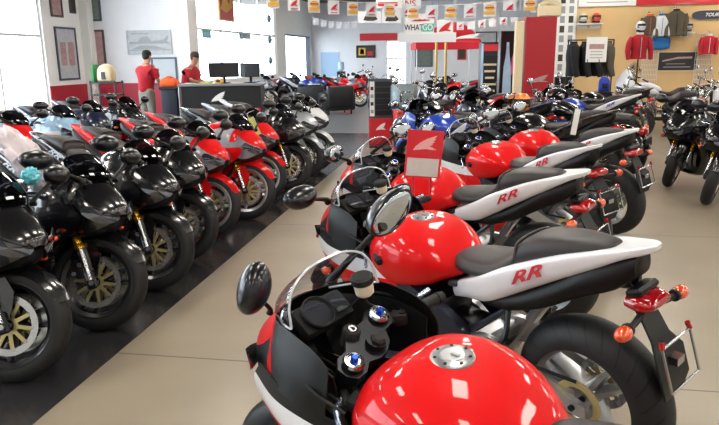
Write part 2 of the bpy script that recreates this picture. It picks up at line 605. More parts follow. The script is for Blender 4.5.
wall_along('wall_right', 'x', XR, YB, YF, ZC, [], sign=1)
wall_along('wall_back', 'y', YB, XL, XR, ZC, [])

# ceiling fixtures: louvred strip lights in rows
def light_material():
    m = bpy.data.materials.new('lamp_tube')
    m.use_nodes = True
    nt = m.node_tree
    for n in list(nt.nodes): nt.nodes.remove(n)
    e = nt.nodes.new('ShaderNodeEmission'); e.inputs[0].default_value = (1.0, 0.93, 0.82, 1); e.inputs[1].default_value = LAMP_POWER
    o = nt.nodes.new('ShaderNodeOutputMaterial'); nt.links.new(e.outputs[0], o.inputs[0])
    return m
M['lamp_tube'] = light_material()
for i, x in enumerate((-6.6, -3.2, 0.2, 3.6, 7.0, 10.2)):
    for j, y in enumerate((-3.5, -0.5, 2.5, 5.5, 8.5, 12, 15.5, 19, 23, 27)):
        if (x < -5.4 and y > 15.5) or (x > 2 and 20 < y < 24): continue
        t = empty('ceiling_light', (x, y, ZC))
        b = MB(); b.box((0, 0, -0.04), (0.62, 1.26, 0.08), bev=0.01); b.build('housing', 'white_paint', t)
        b = MB(); b.box((0, 0, -0.09), (0.52, 1.16, 0.02)); b.build('diffuser', 'lamp_tube', t)
        tag(t, 'long white ceiling light panel above the showroom', 'ceiling light', 'ceiling lights over the showroom')
# ---------------------------------------------------------------- cruiser motorcycle
def make_cruiser(touring=False):
    root = empty('touring_motorcycle' if touring else 'cruiser_motorcycle')
    for (nm, c, r, w, rr) in (('front_wheel', (.82, 0, .33), .33, .12, .23), ('rear_wheel', (-.78, 0, .33), .33, .17, .21)):
        b = MB(); c = Vector(c)
        b.lathe([(rr + .004, -w * .36), (rr - .02, -w * .25), (rr - .02, w * .25), (rr + .004, w * .36), (rr - .012, w * .36), (rr - .034, w * .2), (rr - .034, -w * .2), (rr - .012, -w * .36)], c, (0, 1, 0), 40)
        b.lathe([(.04, -w * .45), (.04, w * .45), (.01, w * .45), (.01, -w * .45)], c, (0, 1, 0), 16)
        for k in range(9):
            a = 2 * PI * k / 9
            u = Vector((math.cos(a), 0, math.sin(a)))
            b.tube([c + u * .03, c + u * (rr - .02)], [.014, .009], 8, 0)
        wh = b.build(nm, 'chrome', root)
        b = MB(); tyre(b, c, r, w, rr); b.build('tire', 'tyre', wh)
        b = MB(); b.lathe([(.14, -w * .5), (.14, -w * .5 - .005), (.10, -w * .5 - .005), (.10, -w * .5)], c, (0, 1, 0), 32)
        b.plate([(-.11, -.012), (.11, -.012), (.11, .012), (-.11, .012)], c + Vector((0, -w * .5 - .002, 0)), (1, 0, 0), (0, 0, 1), .004)
        b.plate([(-.012, -.11), (.012, -.11), (.012, .11), (-.012, .11)], c + Vector((0, -w * .5 - .002, 0)), (1, 0, 0), (0, 0, 1), .004)
        b.build('brake_disc', 'steel_disc', wh)
        g = []
        a0, a1 = ((20, 165) if c.x > 0 else (0, 150))
        for i in range(9):
            a = R(a0 + (a1 - a0) * i / 8) if c.x > 0 else R(30 + 150 * i / 8)
            g.append([Vector((c.x + math.cos(a) * (r + .04 - .12 * abs(s) ** 2.5), s * w * .72, c.z + math.sin(a) * (r + .04 - .12 * abs(s) ** 2.5))) for s in (-1, -.8, -.4, 0, .4, .8, 1)])
        b = MB(); b.sheet(fine(g, 3, 3), .004, 0); b.build('fender', 'k_fender', root)
    top = Vector((.50, 0, .98)); bot = Vector((.82, 0, .33)); fd = (top - bot).normalized()
    for s in (1, -1):
        b = MB()
        b.cyl(bot + Vector((0, s * .10, 0)), top + Vector((0, s * .10, 0)) - fd * .2, .028, 14, 0)
        b.cyl(bot + Vector((0, s * .10, 0)) + fd * .4, top + Vector((0, s * .10, 0)), .021, 14, 0)
        b.build('fork_leg', 'chrome', root)
        b = MB()
        b.tube([top + Vector((-.02, s * .06, .0)), top + Vector((-.03, s * .09, .12)), top + Vector((-.06, s * .26, .14)), top + Vector((-.20, s * .40, .06))], .0125, 10, 0, 5)
        hb = b.build('handlebar', 'chrome', root)
        b = MB(); b.cyl(top + Vector((-.12, s * .34, .103)), top + Vector((-.23, s * .42, .045)), .018, 12, 0); b.build('grip', 'rubber', hb)
        b = MB()
        h = top + Vector((-.04, s * .36, .30))
        b.tube([top + Vector((-.10, s * .31, .12)), top + Vector((-.07, s * .34, .20)), h], .006, 8, 0, 4)
        b.ball(h + Vector((0, 0, .02)), .06, 0, sc=(.35, 1.15, .75))
        mr = b.build('mirror', 'chrome', root)
        b = MB(); b.ball(h + Vector((-.012, 0, .02)), .052, 0, sc=(.25, 1.15, .75)); b.build('mirror_glass', 'mirror_glass', mr)
        b = MB(); b.ball((.66, s * .19, .80), .035, 0, sc=(1, 1, 1)); b.cyl((.66, s * .08, .80), (.66, s * .17, .80), .01, 8, 1); b.build('turn_signal', ['amber_lens', 'chrome'], root)
        b = MB(); b.ball((-1.0, s * .17, .66), .033, 0); b.cyl((-.98, s * .06, .66), (-1.0, s * .15, .66), .01, 8, 1); b.build('turn_signal', ['amber_lens', 'chrome'], root)
    b = MB()
    b.plate([(.05, -.14), (.05, .14), (-.05, .12), (-.05, -.12)], top - fd * .02, Vector((fd.z, 0, -fd.x)), (0, 1, 0), .03)
    b.plate([(.05, -.14), (.05, .14), (-.05, .12), (-.05, -.12)], top - fd * .22, Vector((fd.z, 0, -fd.x)), (0, 1, 0), .03)
    b.build('triple_clamp', 'chrome', root)
    b = MB()
    hc = Vector((.68, 0, .86))
    b.lathe([(0, -.12), (.05, -.11), (.085, -.05), (.095, .0), (.10, .02), (.092, .025), (0, .025)], hc, (1, 0, 0), 28, 0, closed=False)
    b.lathe([(0, .045), (.05, .04), (.09, .024)], hc, (1, 0, 0), 28, 1, closed=False)
    b.build('headlight', ['chrome', 'headlamp_lens'], root)
    b = MB(); b.sharp = 60
    b.grid(body([(.46, .04, .80, .86), (.42, .09, .76, .93), (.32, .15, .74, .97), (.16, .17, .74, .97), (.0, .14, .75, .92), (-.10, .09, .76, .87), (-.16, .03, .77, .82)], 4, 3), 0, cv=True, caps=True)
    tk = b.build('fuel_tank', 'k_tank', root)
    b = MB(); b.lathe([(0, .02), (.035, .018), (.04, .0), (0, 0)], (.24, 0, .965), (0, 0, 1), 20, 0, closed=False); b.build('fuel_cap', 'chrome', tk)
    b = MB(); b.sharp = 60
    b.grid(body([(-.08, .09, .70, .80), (-.2, .16, .68, .76), (-.38, .19, .66, .74), (-.5, .17, .68, .80), (-.56, .13, .72, .84), (-.75, .12, .74, .85), (-.9, .08, .76, .84)], 4, 3), 0, cv=True, caps=True)
    b.build('seat', 'seat_vinyl', root)
    b = MB()
    b.box((.18, 0, .40), (.36, .22, .20), 0, None, .04, 2)
    for a, x in ((28, .30), (-28, .06)):
        d = Vector((math.sin(R(a)), 0, math.cos(R(a))))
        for k in range(7):
            b.lathe([(0, 0), (.085, 0), (.085, .012), (0, .012)], Vector((x, 0, .48)) + d * (.03 * k), d, 20, 1, closed=False)
        b.lathe([(0, 0), (.07, 0), (.06, .05), (0, .05)], Vector((x, 0, .48)) + d * .21, d, 20, 1, closed=False)
    b.lathe([(0, 0), (.10, 0), (.11, -.03), (0, -.03)], (.10, .15, .40), (0, 1, 0), 24, 1, closed=False)
    b.lathe([(0, 0), (.09, 0), (.10, -.03), (0, -.03)], (.10, -.15, .40), (0, -1, 0), 24, 1, closed=False)
    b.build('engine', ['dark_metal', 'chrome'], root)
    b = MB()
    b.tube([(.48, .03, .90), (.44, .04, .60), (.36, .05, .32), (-.2, .08, .27), (-.6, .10, .33)], .02, 10, 0, 5)
    b.tube([(.48, -.03, .90), (.44, -.04, .60), (.36, -.05, .32), (-.2, -.08, .27), (-.6, -.10, .33), (-.82, -.14, .33)], .02, 10, 0, 5)
    b.tube([(-.4, .09, .36), (-.6, .12, .33), (-.84, .12, .33)], .02, 10, 0, 4)
    b.tube([(.46, 0, .88), (.1, 0, .74), (-.3, 0, .66), (-.8, 0, .68)], .022, 10, 0, 5)
    b.build('frame', 'dark_metal', root)
    b = MB()
    b.tube([(.34, -.10, .60), (.46, -.15, .44), (.30, -.18, .26), (-.3, -.19, .25), (-.9, -.19, .30)], [.02, .02, .024, .036, .04], 14, 0, 5)
    b.tube([(.02, -.10, .60), (-.06, -.17, .48), (-.2, -.18, .36), (-.9, -.19, .40)], [.02, .02, .024, .036], 14, 0, 5)
    b.build('exhaust_pipe', 'chrome', root)
    b = MB(); b.grid(body([(-1.10, .05, .60, .66), (-1.08, .07, .58, .68), (-1.02, .06, .58, .68)], 2, 2), 0, cv=True, caps=True); b.box((-1.12, 0, .50), (.01, .18, .11), 1, None, .003); b.build('tail_light', ['brake_lens', 'plastic'], root)
    b = MB(); b.tube([(0, .12, .28), (.0, .22, .14), (-.02, .30, .045)], .012, 8, 0, 3); b.build('kickstand', 'dark_metal', root)
    for s in (1, -1):
        b = MB(); b.cyl((.34, s * .14, .34), (.34, s * .27, .34), .014, 10); b.build('footrest', 'rubber', root)
    if touring:
        g = [[Vector((x - .10 * abs(s) ** 2, w * math.sin(s * PI / 2), zt - (zt - zb) * abs(s) ** 3)) for s in (-1, -.75, -.4, 0, .4, .75, 1)] for (x, w, zt, zb) in ((.80, .10, .70, .68), (.88, .24, .84, .68), (.84, .36, 1.02, .74), (.74, .38, 1.18, .80), (.64, .34, 1.28, .98))]
        b = MB(); b.sheet(fine(g, 4, 3), .005, 1, 0); b.build('front_fairing', ['k_nose', 'plastic'], root)
        g = [[Vector((x - .08 * abs(s) ** 2, w * math.sin(s * PI / 2), zt - (zt - zb) * abs(s) ** 3)) for s in (-1, -.75, -.4, 0, .4, .75, 1)] for (x, w, zt, zb) in ((.66, .31, 1.26, 1.08), (.58, .29, 1.36, 1.16), (.50, .25, 1.45, 1.24))]
        b = MB(); b.sheet(fine(g, 4, 3), .004, 0); b.build('windscreen', 'screen_glass', root)
        for s in (1, -1):
            b = MB(); b.sharp = 60
            b.grid([[Vector((p.x, p.y + s * .29, p.z)) for p in r] for r in body([(-.42, .08, .36, .58), (-.50, .11, .32, .64), (-.75, .12, .31, .66), (-.98, .10, .35, .64), (-1.03, .06, .40, .58)], 3, 3)], 0, cv=True, caps=True)
            b.build('pannier', 'k_tail', root)
            g = [[(.66, .26, .78), (.52, .27, .76), (.40, .24, .74)], [(.60, .27, .55), (.46, .28, .52), (.30, .24, .50)], [(.52, .24, .34), (.38, .25, .30), (.22, .22, .28)]]
            g = [[(x, s * y, z) for x, y, z in r] for r in g]
            b = MB(); b.sheet(fine(g if s > 0 else g[::-1], 4, 4), .005, 0, 1); b.build('leg_shield', ['k_nose', 'plastic'], root)
    return root
# ---------------------------------------------------------------- sport motorcycle
RAKE = R(23.5)
AX0 = Vector((0.645, 0, 0.30))
AXD = Vector((-math.sin(RAKE), 0, math.cos(RAKE)))
STEER = Matrix.Rotation(R(24), 4, AXD)
def steer(p):
    return AX0 + (STEER @ (p - AX0))

def body(stations, nu=5, nv=4, shape=None):
    """closed loft along x: (x, half width, z bottom, z top[, top roundness])"""
    shape = shape or [(0, 1.0), (.45, .985), (.80, .86), (.98, .58), (1.0, .32), (.86, .08), (.45, 0), (0, 0)]
    g = []
    for s in stations:
        x, hw, zb, zt = s[:4]
        dx = s[4] if len(s) > 4 else 0
        half = [Vector((x + dx * (1 - abs(fy)), fy * hw, zb + fz * (zt - zb))) for fy, fz in shape]
        ring = half + [Vector((p.x, -p.y, p.z)) for p in half[-2:0:-1]]
        g.append(ring)
    return fine(g, nu, nv, closed_v=True)

def tyre(b, c, r, w, rr, mi=0, n=64):
    prof = []
    for i in range(17):
        a = R(-118 + 236 * i / 16)
        prof.append((r - w * 0.5 + math.cos(a) * w * 0.5 * (1.0 if abs(a) < 1 else 0.97), math.sin(a) * w * 0.5))
    mn = [p[0] for p in prof]
    prof[0] = (rr, -w * .40); prof[-1] = (rr, w * .40)
    prof += [(rr - .006, w * .3), (rr - .006, -w * .3)]
    b.lathe(prof, c, (0, 1, 0), n, mi)

def wheel(parent, name, c, r, w, rr, steered, disc_r, ndisc, T):
    b = MB(T)
    b.lathe([(rr + .004, -w * .40), (rr + .004, -w * .33), (rr - .02, -w * .28), (rr - .026, 0), (rr - .02, w * .28), (rr + .004, w * .33), (rr + .004, w * .40),
             (rr - .008, w * .41), (rr - .03, w * .3), (rr - .036, 0), (rr - .03, -w * .3), (rr - .008, -w * .41)], c, (0, 1, 0), 56)
    c = Vector(c)
    b.lathe([(.038, -w * .36), (.046, -w * .3), (.046, w * .3), (.038, w * .36), (.012, w * .36), (.012, -w * .36)], c, (0, 1, 0), 24)
    for k in range(3):
        for s in (-1, 1):
            a = 2 * PI * k / 3 + .3
            a0, a1 = a + s * .35, a + s * .22
            def P(rad, an, y): return c + Vector((math.cos(an) * rad, y, math.sin(an) * rad))
            g = []
            for t in (0, .33, .66, 1):
                rad = .035 + (rr - .03 - .035) * t
                an = a0 + (a1 - a0) * t
                hw = .016 - .004 * t
                hy = w * (.26 - .08 * t)
                tw = Vector((-math.sin(an), 0, math.cos(an)))
                g.append([P(rad, an, -hy) - tw * hw * .7, P(rad, an, 0) - tw * hw * 1.2, P(rad, an, hy) - tw * hw * .7, P(rad, an, hy) + tw * hw * .7, P(rad, an, 0) + tw * hw * 1.2, P(rad, an, -hy) + tw * hw * .7])
            b.grid(g, 0, cv=True)
    wh = b.build(name, 'k_rim', parent)
    b = MB(T); tyre(b, c, r, w, rr); b.build('tire', 'tyre', wh)
    for s in ((-1, 1) if ndisc == 2 else (-1,)):
        b = MB(T)
        y = s * (w * .36 + .012)
        b.lathe([(disc_r, y - .0025), (disc_r, y + .0025), (disc_r - .035, y + .0025), (disc_r - .035, y - .0025)], c, (0, 1, 0), 48, 0)
        for k in range(10):
            a = 2 * PI * k / 10
            u = Vector((math.cos(a), 0, math.sin(a))); t = Vector((-math.sin(a), 0, math.cos(a)))
            b.plate([(.035, -.010), (disc_r - .03, -.016), (disc_r - .03, .004), (.035, .010)], c + Vector((0, y, 0)), u, t, .004, 1)
            b.cyl(c + u * (disc_r - .033) + Vector((0, y - .005, 0)), c + u * (disc_r - .033) + Vector((0, y + .005, 0)), .008, 8, 2)
        b.lathe([(.05, y - .003), (.05, y + .003), (.03, y + .003), (.03, y - .003)], c, (0, 1, 0), 24, 1)
        b.build('brake_disc', ['steel_disc', 'gold_light', 'alloy'], wh)
    return wh

def make_sportbike():
    root = empty('sport_motorcycle')
    tilt = root
    ids = None
    # wheels --------------------------------------------------------------
    wheel(root, 'front_wheel', (0.675, 0, 0.298), 0.298, 0.120, 0.222, True, .155, 2, steer)
    wheel(root, 'rear_wheel', (-0.735, 0, 0.325), 0.325, 0.185, 0.225, False, .11, 1, None)
    # fork ----------------------------------------------------------------
    FT = Vector((0.425, 0, 0.865))
    FB = Vector((0.675, 0, 0.285))
    fd = (FT - FB).normalized()
    for s in (1, -1):
        y = Vector((0, s * .106, 0))
        b = MB(steer)
        b.cyl(FT + y - fd * .40, FT + y, .027, 18, 0)
        b.lathe([(.0275, 0), (.031, .004), (.031, .03), (.0275, .035)], FT + y - fd * .405, fd, 18, 0)
        b.cyl(FB + y + fd * .03, FT + y - fd * .38, .0205, 16, 1)
        b.box(FB + y * .93 + fd * .03, (.06, .034, .11), 2, Matrix.Rotation(-RAKE, 3, 'Y'), .01)
        leg = b.build('fork_leg', ['k_fork', 'chrome', 'dark_metal'], root)
        b = MB(steer)
        b.lathe([(0, -.001), (.030, 0), (.031, .006), (.027, .014), (.020, .015), (.018, .011), (.0, .011)], FT + y, fd, 24, 0, closed=False)
        b.lathe([(.0, .028), (.008, .028), (.011, .024), (.011, .010), (0, .010)], FT + y, fd, 12, 1, closed=False)
        b.build('fork_cap', ['chrome', 'blue_anodised'], leg)
        # radial caliper behind the disc
        b = MB(steer)
        b.box(FB + Vector((-.105, s * .062, .085)), (.055, .062, .115), 0, Matrix.Rotation(-R(30), 3, 'Y'), .012, 2)
        for k in (-1, 1):
            b.cyl(FB + Vector((-.105 + k * .014, s * .094, .085 + k * .028)), FB + Vector((-.105 + k * .014, s * .099, .085 + k * .028)), .014, 12, 1)
        b.build('brake_caliper', ['dark_metal', 'alloy'], root)
    b = MB(steer)
    b.cyl(FB + Vector((0, -.125, .013)), FB + Vector((0, .125, .013)), .014, 12)
    b.build('axle', 'alloy', root)
    # triple clamp ----------------------------------------------------------
    b = MB(steer)
    def clamp(o, th):
        u, w = Vector((fd.z, 0, -fd.x)), Vector((0, 1, 0))
        poly = []
        for k in range(9): poly.append((.0 + .042 * math.cos(R(-60 + 0 + 15 * k - 0)), .106 + .042 * math.sin(R(-60 + 22 * k))))
        top = [(.045, -.03), (.05, .03), (.035, .07), (.045, .106), (.03, .14), (0, .15), (-.03, .14), (-.042, .106), (-.035, .07), (-.06, .035), (-.065, 0),
               (-.06, -.035), (-.035, -.07), (-.042, -.106), (-.03, -.14), (0, -.15), (.03, -.14), (.045, -.106), (.035, -.07)]
        b.plate(top[1:] + top[:1], o, u, w, th, 0)
    clamp(FT - fd * .022, .030)
    clamp(FT - fd * .21, .035)
    b.lathe([(0, .0), (.016, .0), (.022, -.006), (.022, -.022), (0, -.022)], FT - Vector((.035, 0, 0)) + fd * .012, fd, 6, 1, closed=False)
    b.cyl(FT - Vector((.03, 0, 0)) - fd * .25, FT - Vector((.03, 0, 0)), .03, 16, 0)
    tc_ = b.build('triple_clamp', ['dark_metal', 'matte_black'], root)
    b = MB(steer)
    k0 = FT + Vector((.048, 0, .005))
    b.lathe([(0, .030), (.012, .030), (.0125, .026)], k0, fd, 20, 1, closed=False)
    b.lathe([(.0125, .026), (.021, .028), (.026, .020), (.026, -.03), (0, -.03)], k0, fd, 20, 0, closed=False)
    b.box(k0 + fd * .031, (.014, .0025, .004), 0)
    b.build('ignition_lock', ['matte_black', 'chrome'], root)
    # handlebars -------------------------------------------------------------
    for s in (1, -1):
        a = FT - fd * .055 + Vector((0, s * .106, 0))
        d = Vector((-.58, s * .86, -.10)).normalized()
        b = MB(steer)
        b.lathe([(.028, -.018), (.037, -.018), (.037, .018), (.028, .018)], a, fd, 20, 2)
        b.cyl(a + d * .03, a + d * .255, .011, 12, 2)
        hb = b.build('handlebar', ['rubber', 'chrome', 'dark_metal'], root)
        b = MB(steer)
        prof = [(.0, .0), (.020, .0), (.020, .004), (.0165, .006)]
        for i in range(7): prof += [(.0168, .012 + i * .015), (.0178, .019 + i * .015)]
        prof += [(.0165, .118), (.020, .120), (.020, .124), (.0165, .126), (.016, .142), (.0, .142)]
        b.lathe(prof, a + d * .125, d, 16, 0, closed=False)
        b.build('grip', 'rubber', hb)
        b = MB(steer)
        b.box(a + d * .095, (.05, .052, .044), 0, Matrix.Rotation(-s * R(20), 3, 'Z'), .012, 2)
        b.box(a + d * .095 + Vector((-.012, 0, .022)), (.02, .026, .014), 0, None, .004)
        b.box(a + d * .088 + Vector((-.026, 0, .003)), (.01, .014, .010), 1, None, .002)
        b.build('switch_housing', ['matte_black', 'amber_lens'], hb)
        b = MB(steer)
        f = Vector((1, 0, 0)) - d * d.x; f.normalize()
        pts = [a + d * .065 + f * .030, a + d * .085 + f * .055, a + d * .13 + f * .062, a + d * .20 + f * .058, a + d * .262 + f * .066]
        b.tube(pts, [.010, .009, .0075, .0065, .0085], 10, 0, 4)
        b.ball(pts[-1], .009, 0)
        b.build('lever', 'lever_metal', hb)
        b = MB(steer)
        b.cyl(a + d * .045 + f * .026, a + d * .10 + f * .030, .013, 12, 0)
        b.build('lever_perch', 'matte_black', hb)
    # brake fluid reservoir on the right bar
    b = MB(steer)
    rc = FT + Vector((.050, -.150, .050))
    b.lathe([(0, -.008), (.021, -.008), (.028, .0), (.030, .035), (0, .035)], rc, (0, 0, 1), 24, 0, closed=False)
    b.lathe([(0, .060), (.027, .060), (.034, .055), (.0345, .038), (.031, .034), (0, .034)], rc, (0, 0, 1), 24, 1, closed=False)
    b.tube([rc + Vector((0, 0, -.002)), rc + Vector((.0, .0, -.04)), rc + Vector((-.02, -.02, -.07)), rc + Vector((-.03, -.03, -.10))], .005, 8, 1, 5)
    b.build('brake_fluid_reservoir', ['fluid_white', 'matte_black'], root)
    # cables
    for pts in ([(.40, .25, .83), (.50, .22, .87), (.58, .12, .86), (.56, .03, .80), (.50, .0, .70)],
                [(.40, -.25, .83), (.50, -.22, .86), (.56, -.14, .82), (.52, -.05, .74), (.46, -.02, .66)],
                [(.44, .20, .82), (.53, .16, .84), (.55, .06, .80), (.48, .04, .70)]):
        b = MB(steer); b.tube(pts, .0045, 8, 0, 6); b.build('cable', 'matte_black', root)
    # front fender ------------------------------------------------------------
    g = []
    for i in range(11):
        a = R(28 + 13 * i)      # from low front over the top to the rear
        rad = .316
        hw = .068 * (1 - .35 * (abs(i - 5.2) / 5.5) ** 2)
        row = []
        for s in (-1, -.75, -.4, 0, .4, .75, 1):
            dr = rad - .055 * abs(s) ** 2.6
            row.append(Vector((0.675 + math.cos(a) * dr, s * hw, .298 + math.sin(a) * dr)))
        g.append(row)
    b = MB(steer)
    b.sheet(fine(g, 3, 3), .004, 0)
    for s in (1, -1):
        b.plate([(-.10, .05), (.02, .03), (.03, .17), (-.02, .24), (-.13, .22), (-.15, .12)], FB + Vector((0, s * .082, .02)), (1, 0, 0), (0, 0, 1), .012, 0)
    b.build('front_fender', 'k_fender', root)
    # nose fairing ---------------------------------------------------------------
    def arc(x, w, zt, zb, dx, p=2.2):
        return [Vector((x - dx * abs(s) ** 2, w * math.sin(s * PI / 2), zt - (zt - zb) * abs(s) ** p)) for s in (-1, -.8, -.55, -.28, 0, .28, .55, .8, 1)]
    g = fine([arc(.885, .035, .735, .715, .015), arc(.870, .095, .780, .665, .05), arc(.830, .150, .825, .63, .10),
              arc(.775, .190, .872, .66, .17), arc(.715, .205, .915, .74, .20)], 5, 3)
    b = MB()
    nv = len(g[0])
    q = nv // 4
    for (c0_, c1_, m_) in ((0, q, 2), (q, nv - 1 - q, 0), (nv - 1 - q, nv - 1, 2)):
        b.sheet([r[c0_:c1_ + 1] for r in g], .004, 1, m_)
    # cheeks running back beside the windscreen
    for s in (1, -1):
        top = [(.715, .0, .915), (.690, s * .085, .918), (.630, s * .152, .925), (.53, s * .185, .932), (.43, s * .198, .915), (.37, s * .205, .885)]
        mid = [(.72, s * .03, .900), (.675, s * .135, .87), (.610, s * .196, .86), (.52, s * .225, .85), (.43, s * .232, .84), (.36, s * .228, .825)]
        low = [(.715, s * .10, .87), (.655, s * .185, .80), (.60, s * .218, .78), (.52, s * .243, .77), (.44, s * .245, .765), (.37, s * .235, .765)]
        gg = fine([top, mid, low] if s > 0 else [low, mid, top], 5, 4)
        gg = [list(c_) for c_ in zip(*gg)]
        b.sheet(gg[:9], .004, 1, 0)
        b.sheet(gg[8:], .004, 1, 2)
    # closing chin under the headlamps
    b.build('nose_fairing', ['k_nose', 'plastic', 'k_cheek'], root)
    b = MB()
    for s in (1, -1):
        pts = [Vector((.872, s * .028, .722)), Vector((.862, s * .082, .74)), Vector((.818, s * .140, .765)), Vector((.762, s * .178, .79)), Vector((.735, s * .190, .755)), Vector((.775, s * .168, .715)), Vector((.828, s * .112, .685)), Vector((.868, s * .05, .692))]
        c = sum(pts, Vector()) / 8
        g = [[c + (p - c) * t + Vector((.012 * (1 - t) + .006, s * .012 * (1 - t) + s * .004, .002)) for p in pts] for t in (1, .8, .5, .2, .02)]
        b.grid(fine(g, 2, 3, closed_v=True), 0, cv=True)
    b.build('headlight', ['headlamp_lens', 'chrome'], root)
    # chin / ram intake panel under the nose
    b = MB()
    b.sheet(fine([arc(.868, .045, .712, .70, .012), arc(.80, .13, .655, .64, .06), arc(.72, .18, .60, .60, .10), arc(.62, .20, .585, .60, .08)], 4, 2), .004, 0)
    b.build('intake_panel', 'plastic', root)
    # windscreen ------------------------------------------------------------------
    def ws(x, w, zt, zb, dx):
        return [Vector((x - dx * abs(s) ** 2.2, w * math.sin(s * PI / 2), zt - (zt - zb) * abs(s) ** 2.4)) for s in (-1, -.8, -.55, -.28, 0, .28, .55, .8, 1)]
    g = fine([ws(.725, .095, .915, .915, .05), ws(.692, .145, .965, .922, .07), ws(.650, .168, 1.01, .930, .08), ws(.600, .176, 1.048, .935, .06), ws(.560, .174, 1.075, .938, .02)], 5, 4)
    b = MB(); b.sheet(g, .003, 0); wscr = b.build('windscreen', 'k_screen', root)
    edge = [r[0] for r in g] + g[-1][1:-1] + [r[-1] for r in g[::-1]]
    b = MB(); b.tube(edge, .0038, 6, 0); b.build('screen_rim', 'k_edge', wscr)
    # inner cowl: black lining panels and instrument housing
    b = MB()
    for s in (1, -1):
        g = [[(.70, s * .05, .895), (.655, s * .12, .890), (.60, s * .155, .885), (.52, s * .178, .890), (.44, s * .190, .880), (.37, s * .196, .855)],
             [(.67, s * .04, .85), (.63, s * .10, .83), (.58, s * .135, .82), (.51, s * .165, .82), (.44, s * .18, .81), (.37, s * .188, .80)],
             [(.64, s * .03, .79), (.61, s * .085, .77), (.56, s * .12, .75), (.50, s * .150, .745), (.43, s * .165, .73), (.36, s * .175, .72)],
             [(.60, s * .02, .74), (.57, s * .06, .71), (.53, s * .09, .68), (.48, s * .13, .665), (.42, s * .15, .66), (.35, s * .16, .65)]]
        b.sheet(fine(g if s > 0 else g[::-1], 4, 4), .004, 0)
    b.build('inner_cowl', 'plastic', root)
    b = MB()
    rot = Matrix.Rotation(R(-38), 3, 'Y')
    b.box((.615, 0, .880), (.10, .20, .05), 0, rot, .02, 2)
    b.lathe([(.048, 0), (.052, .004), (.052, .014), (.048, .016), (.044, .008)], Vector((.592, .035, .905)), rot @ Vector((0, 0, 1)), 28, 0)
    b.lathe([(0, .006), (.046, .006)], Vector((.592, .035, .905)), rot @ Vector((0, 0, 1)), 28, 1, closed=False)
    b.box((.592, -.052, .907), (.062, .055, .008), 1, rot, .003)
    b.tube([(.60, -.07, .86), (.66, -.06, .80), (.70, 0, .76), (.66, .06, .80), (.60, .07, .86)], .009, 8, 0, 4)
    b.build('instrument_cluster', ['matte_black', 'headlamp_lens'], root)
    # mirrors -----------------------------------------------------------------------
    for s in (1, -1):
        a = Vector((.685, s * .125, .925))
        h = Vector((.590, s * .360, 1.050))
        b = MB()
        b.tube([a + Vector((.015, 0, -.012)), a + Vector((0, s * .02, .012)), a + Vector((-.03, s * .10, .05)), a + Vector((-.06, s * .17, .085)), h - Vector((0, s * .05, .015))], [.020, .013, .010, .010, .016], 10, 0, 4)
        b.build('mirror_stalk', 'plastic', root)
        b = MB()
        # teardrop housing pointing forward, glass to the rear
        nrm = Vector((-.93, -s * .22, .06)).normalized()
        side = Vector((0, 0, 1)).cross(nrm).normalized()
        upv = nrm.cross(side)
        def oval(t, dep, k=0):
            return [h + side * (math.cos(a_) * .094 * t * (1 + .10 * math.sin(a_))) + upv * (math.sin(a_) * .056 * t) - nrm * dep + Vector((0, 0, k)) for a_ in [2 * PI * q / 24 for q in range(24)]]
        b.grid([oval(.90, -.002), oval(1.0, .0), oval(1.02, .012), oval(.93, .035), oval(.70, .058), oval(.38, .072), oval(.05, .078)], 0, cv=True, caps=True)
        mr = b.build('mirror', 'mirror_shell', root)
        b = MB(); b.grid([oval(.90, -.0025), oval(.86, -.004), oval(.4, -.0045), oval(.02, -.0045)], 0, cv=True)
        b.build('mirror_glass', 'mirror_glass', mr)
    # side fairings --------------------------------------------------------------------
    for s in (1, -1):
        rows = [
            [(.67, .205, .80), (.56, .236, .79), (.45, .244, .775), (.36, .232, .76), (.28, .212, .74)],
            [(.735, .190, .715), (.60, .236, .70), (.47, .252, .70), (.33, .238, .69), (.21, .200, .68)],
            [(.680, .195, .630), (.56, .230, .62), (.43, .250, .61), (.28, .236, .61), (.14, .195, .61)],
            [(.565, .200, .545), (.47, .226, .53), (.37, .240, .52), (.24, .230, .52), (.12, .200, .53)],
            [(.470, .200, .44), (.39, .218, .42), (.29, .228, .42), (.17, .220, .42), (.06, .200, .44)],
            [(.430, .186, .34), (.34, .204, .32), (.22, .212, .31), (.07, .204, .31), (-.08, .180, .32)],
            [(.405, .150, .24), (.30, .170, .21), (.16, .178, .20), (-.02, .168, .20), (-.22, .135, .22)],
            [(.375, .09, .165), (.27, .11, .135), (.13, .115, .125), (-.06, .105, .13), (-.30, .08, .155)],
            [(.36, .01, .150), (.26, .01, .115), (.12, .01, .105), (-.07, .01, .11), (-.33, .01, .14)]]
        rows = [[(x, s * y, z) for x, y, z in r] for r in rows]
        g = fine(rows if s > 0 else rows[::-1], 5, 6)
        if s < 0: g = g[::-1]
        b = MB()
        for (r0, r1, m_) in ((0, 3, 0), (3, 8, 1), (8, len(g) - 1, 2)):
            part = g[r0:r1 + 1]
            b.sheet(part if s > 0 else part[::-1], .004, m_, 3)
        b.build('side_fairing', ['k_cheek', 'k_flash', 'k_lower', 'plastic'], root)
        # signal on the fairing
        b = MB()
        b.ball((.60, s * .262, .60), .026, 0, sc=(1.3, .9, .8))
        b.cyl((.60, s * .22, .60), (.60, s * .25, .60), .014, 10, 1)
        b.build('turn_signal', ['amber_lens', 'matte_black'], root)
    # fuel tank ---------------------------------------------------------------------------
    tshape = [(0, 1.0), (.35, .985), (.68, .90), (.92, .72), (1.0, .50), (.96, .28), (.80, .05), (.4, 0), (0, 0)]
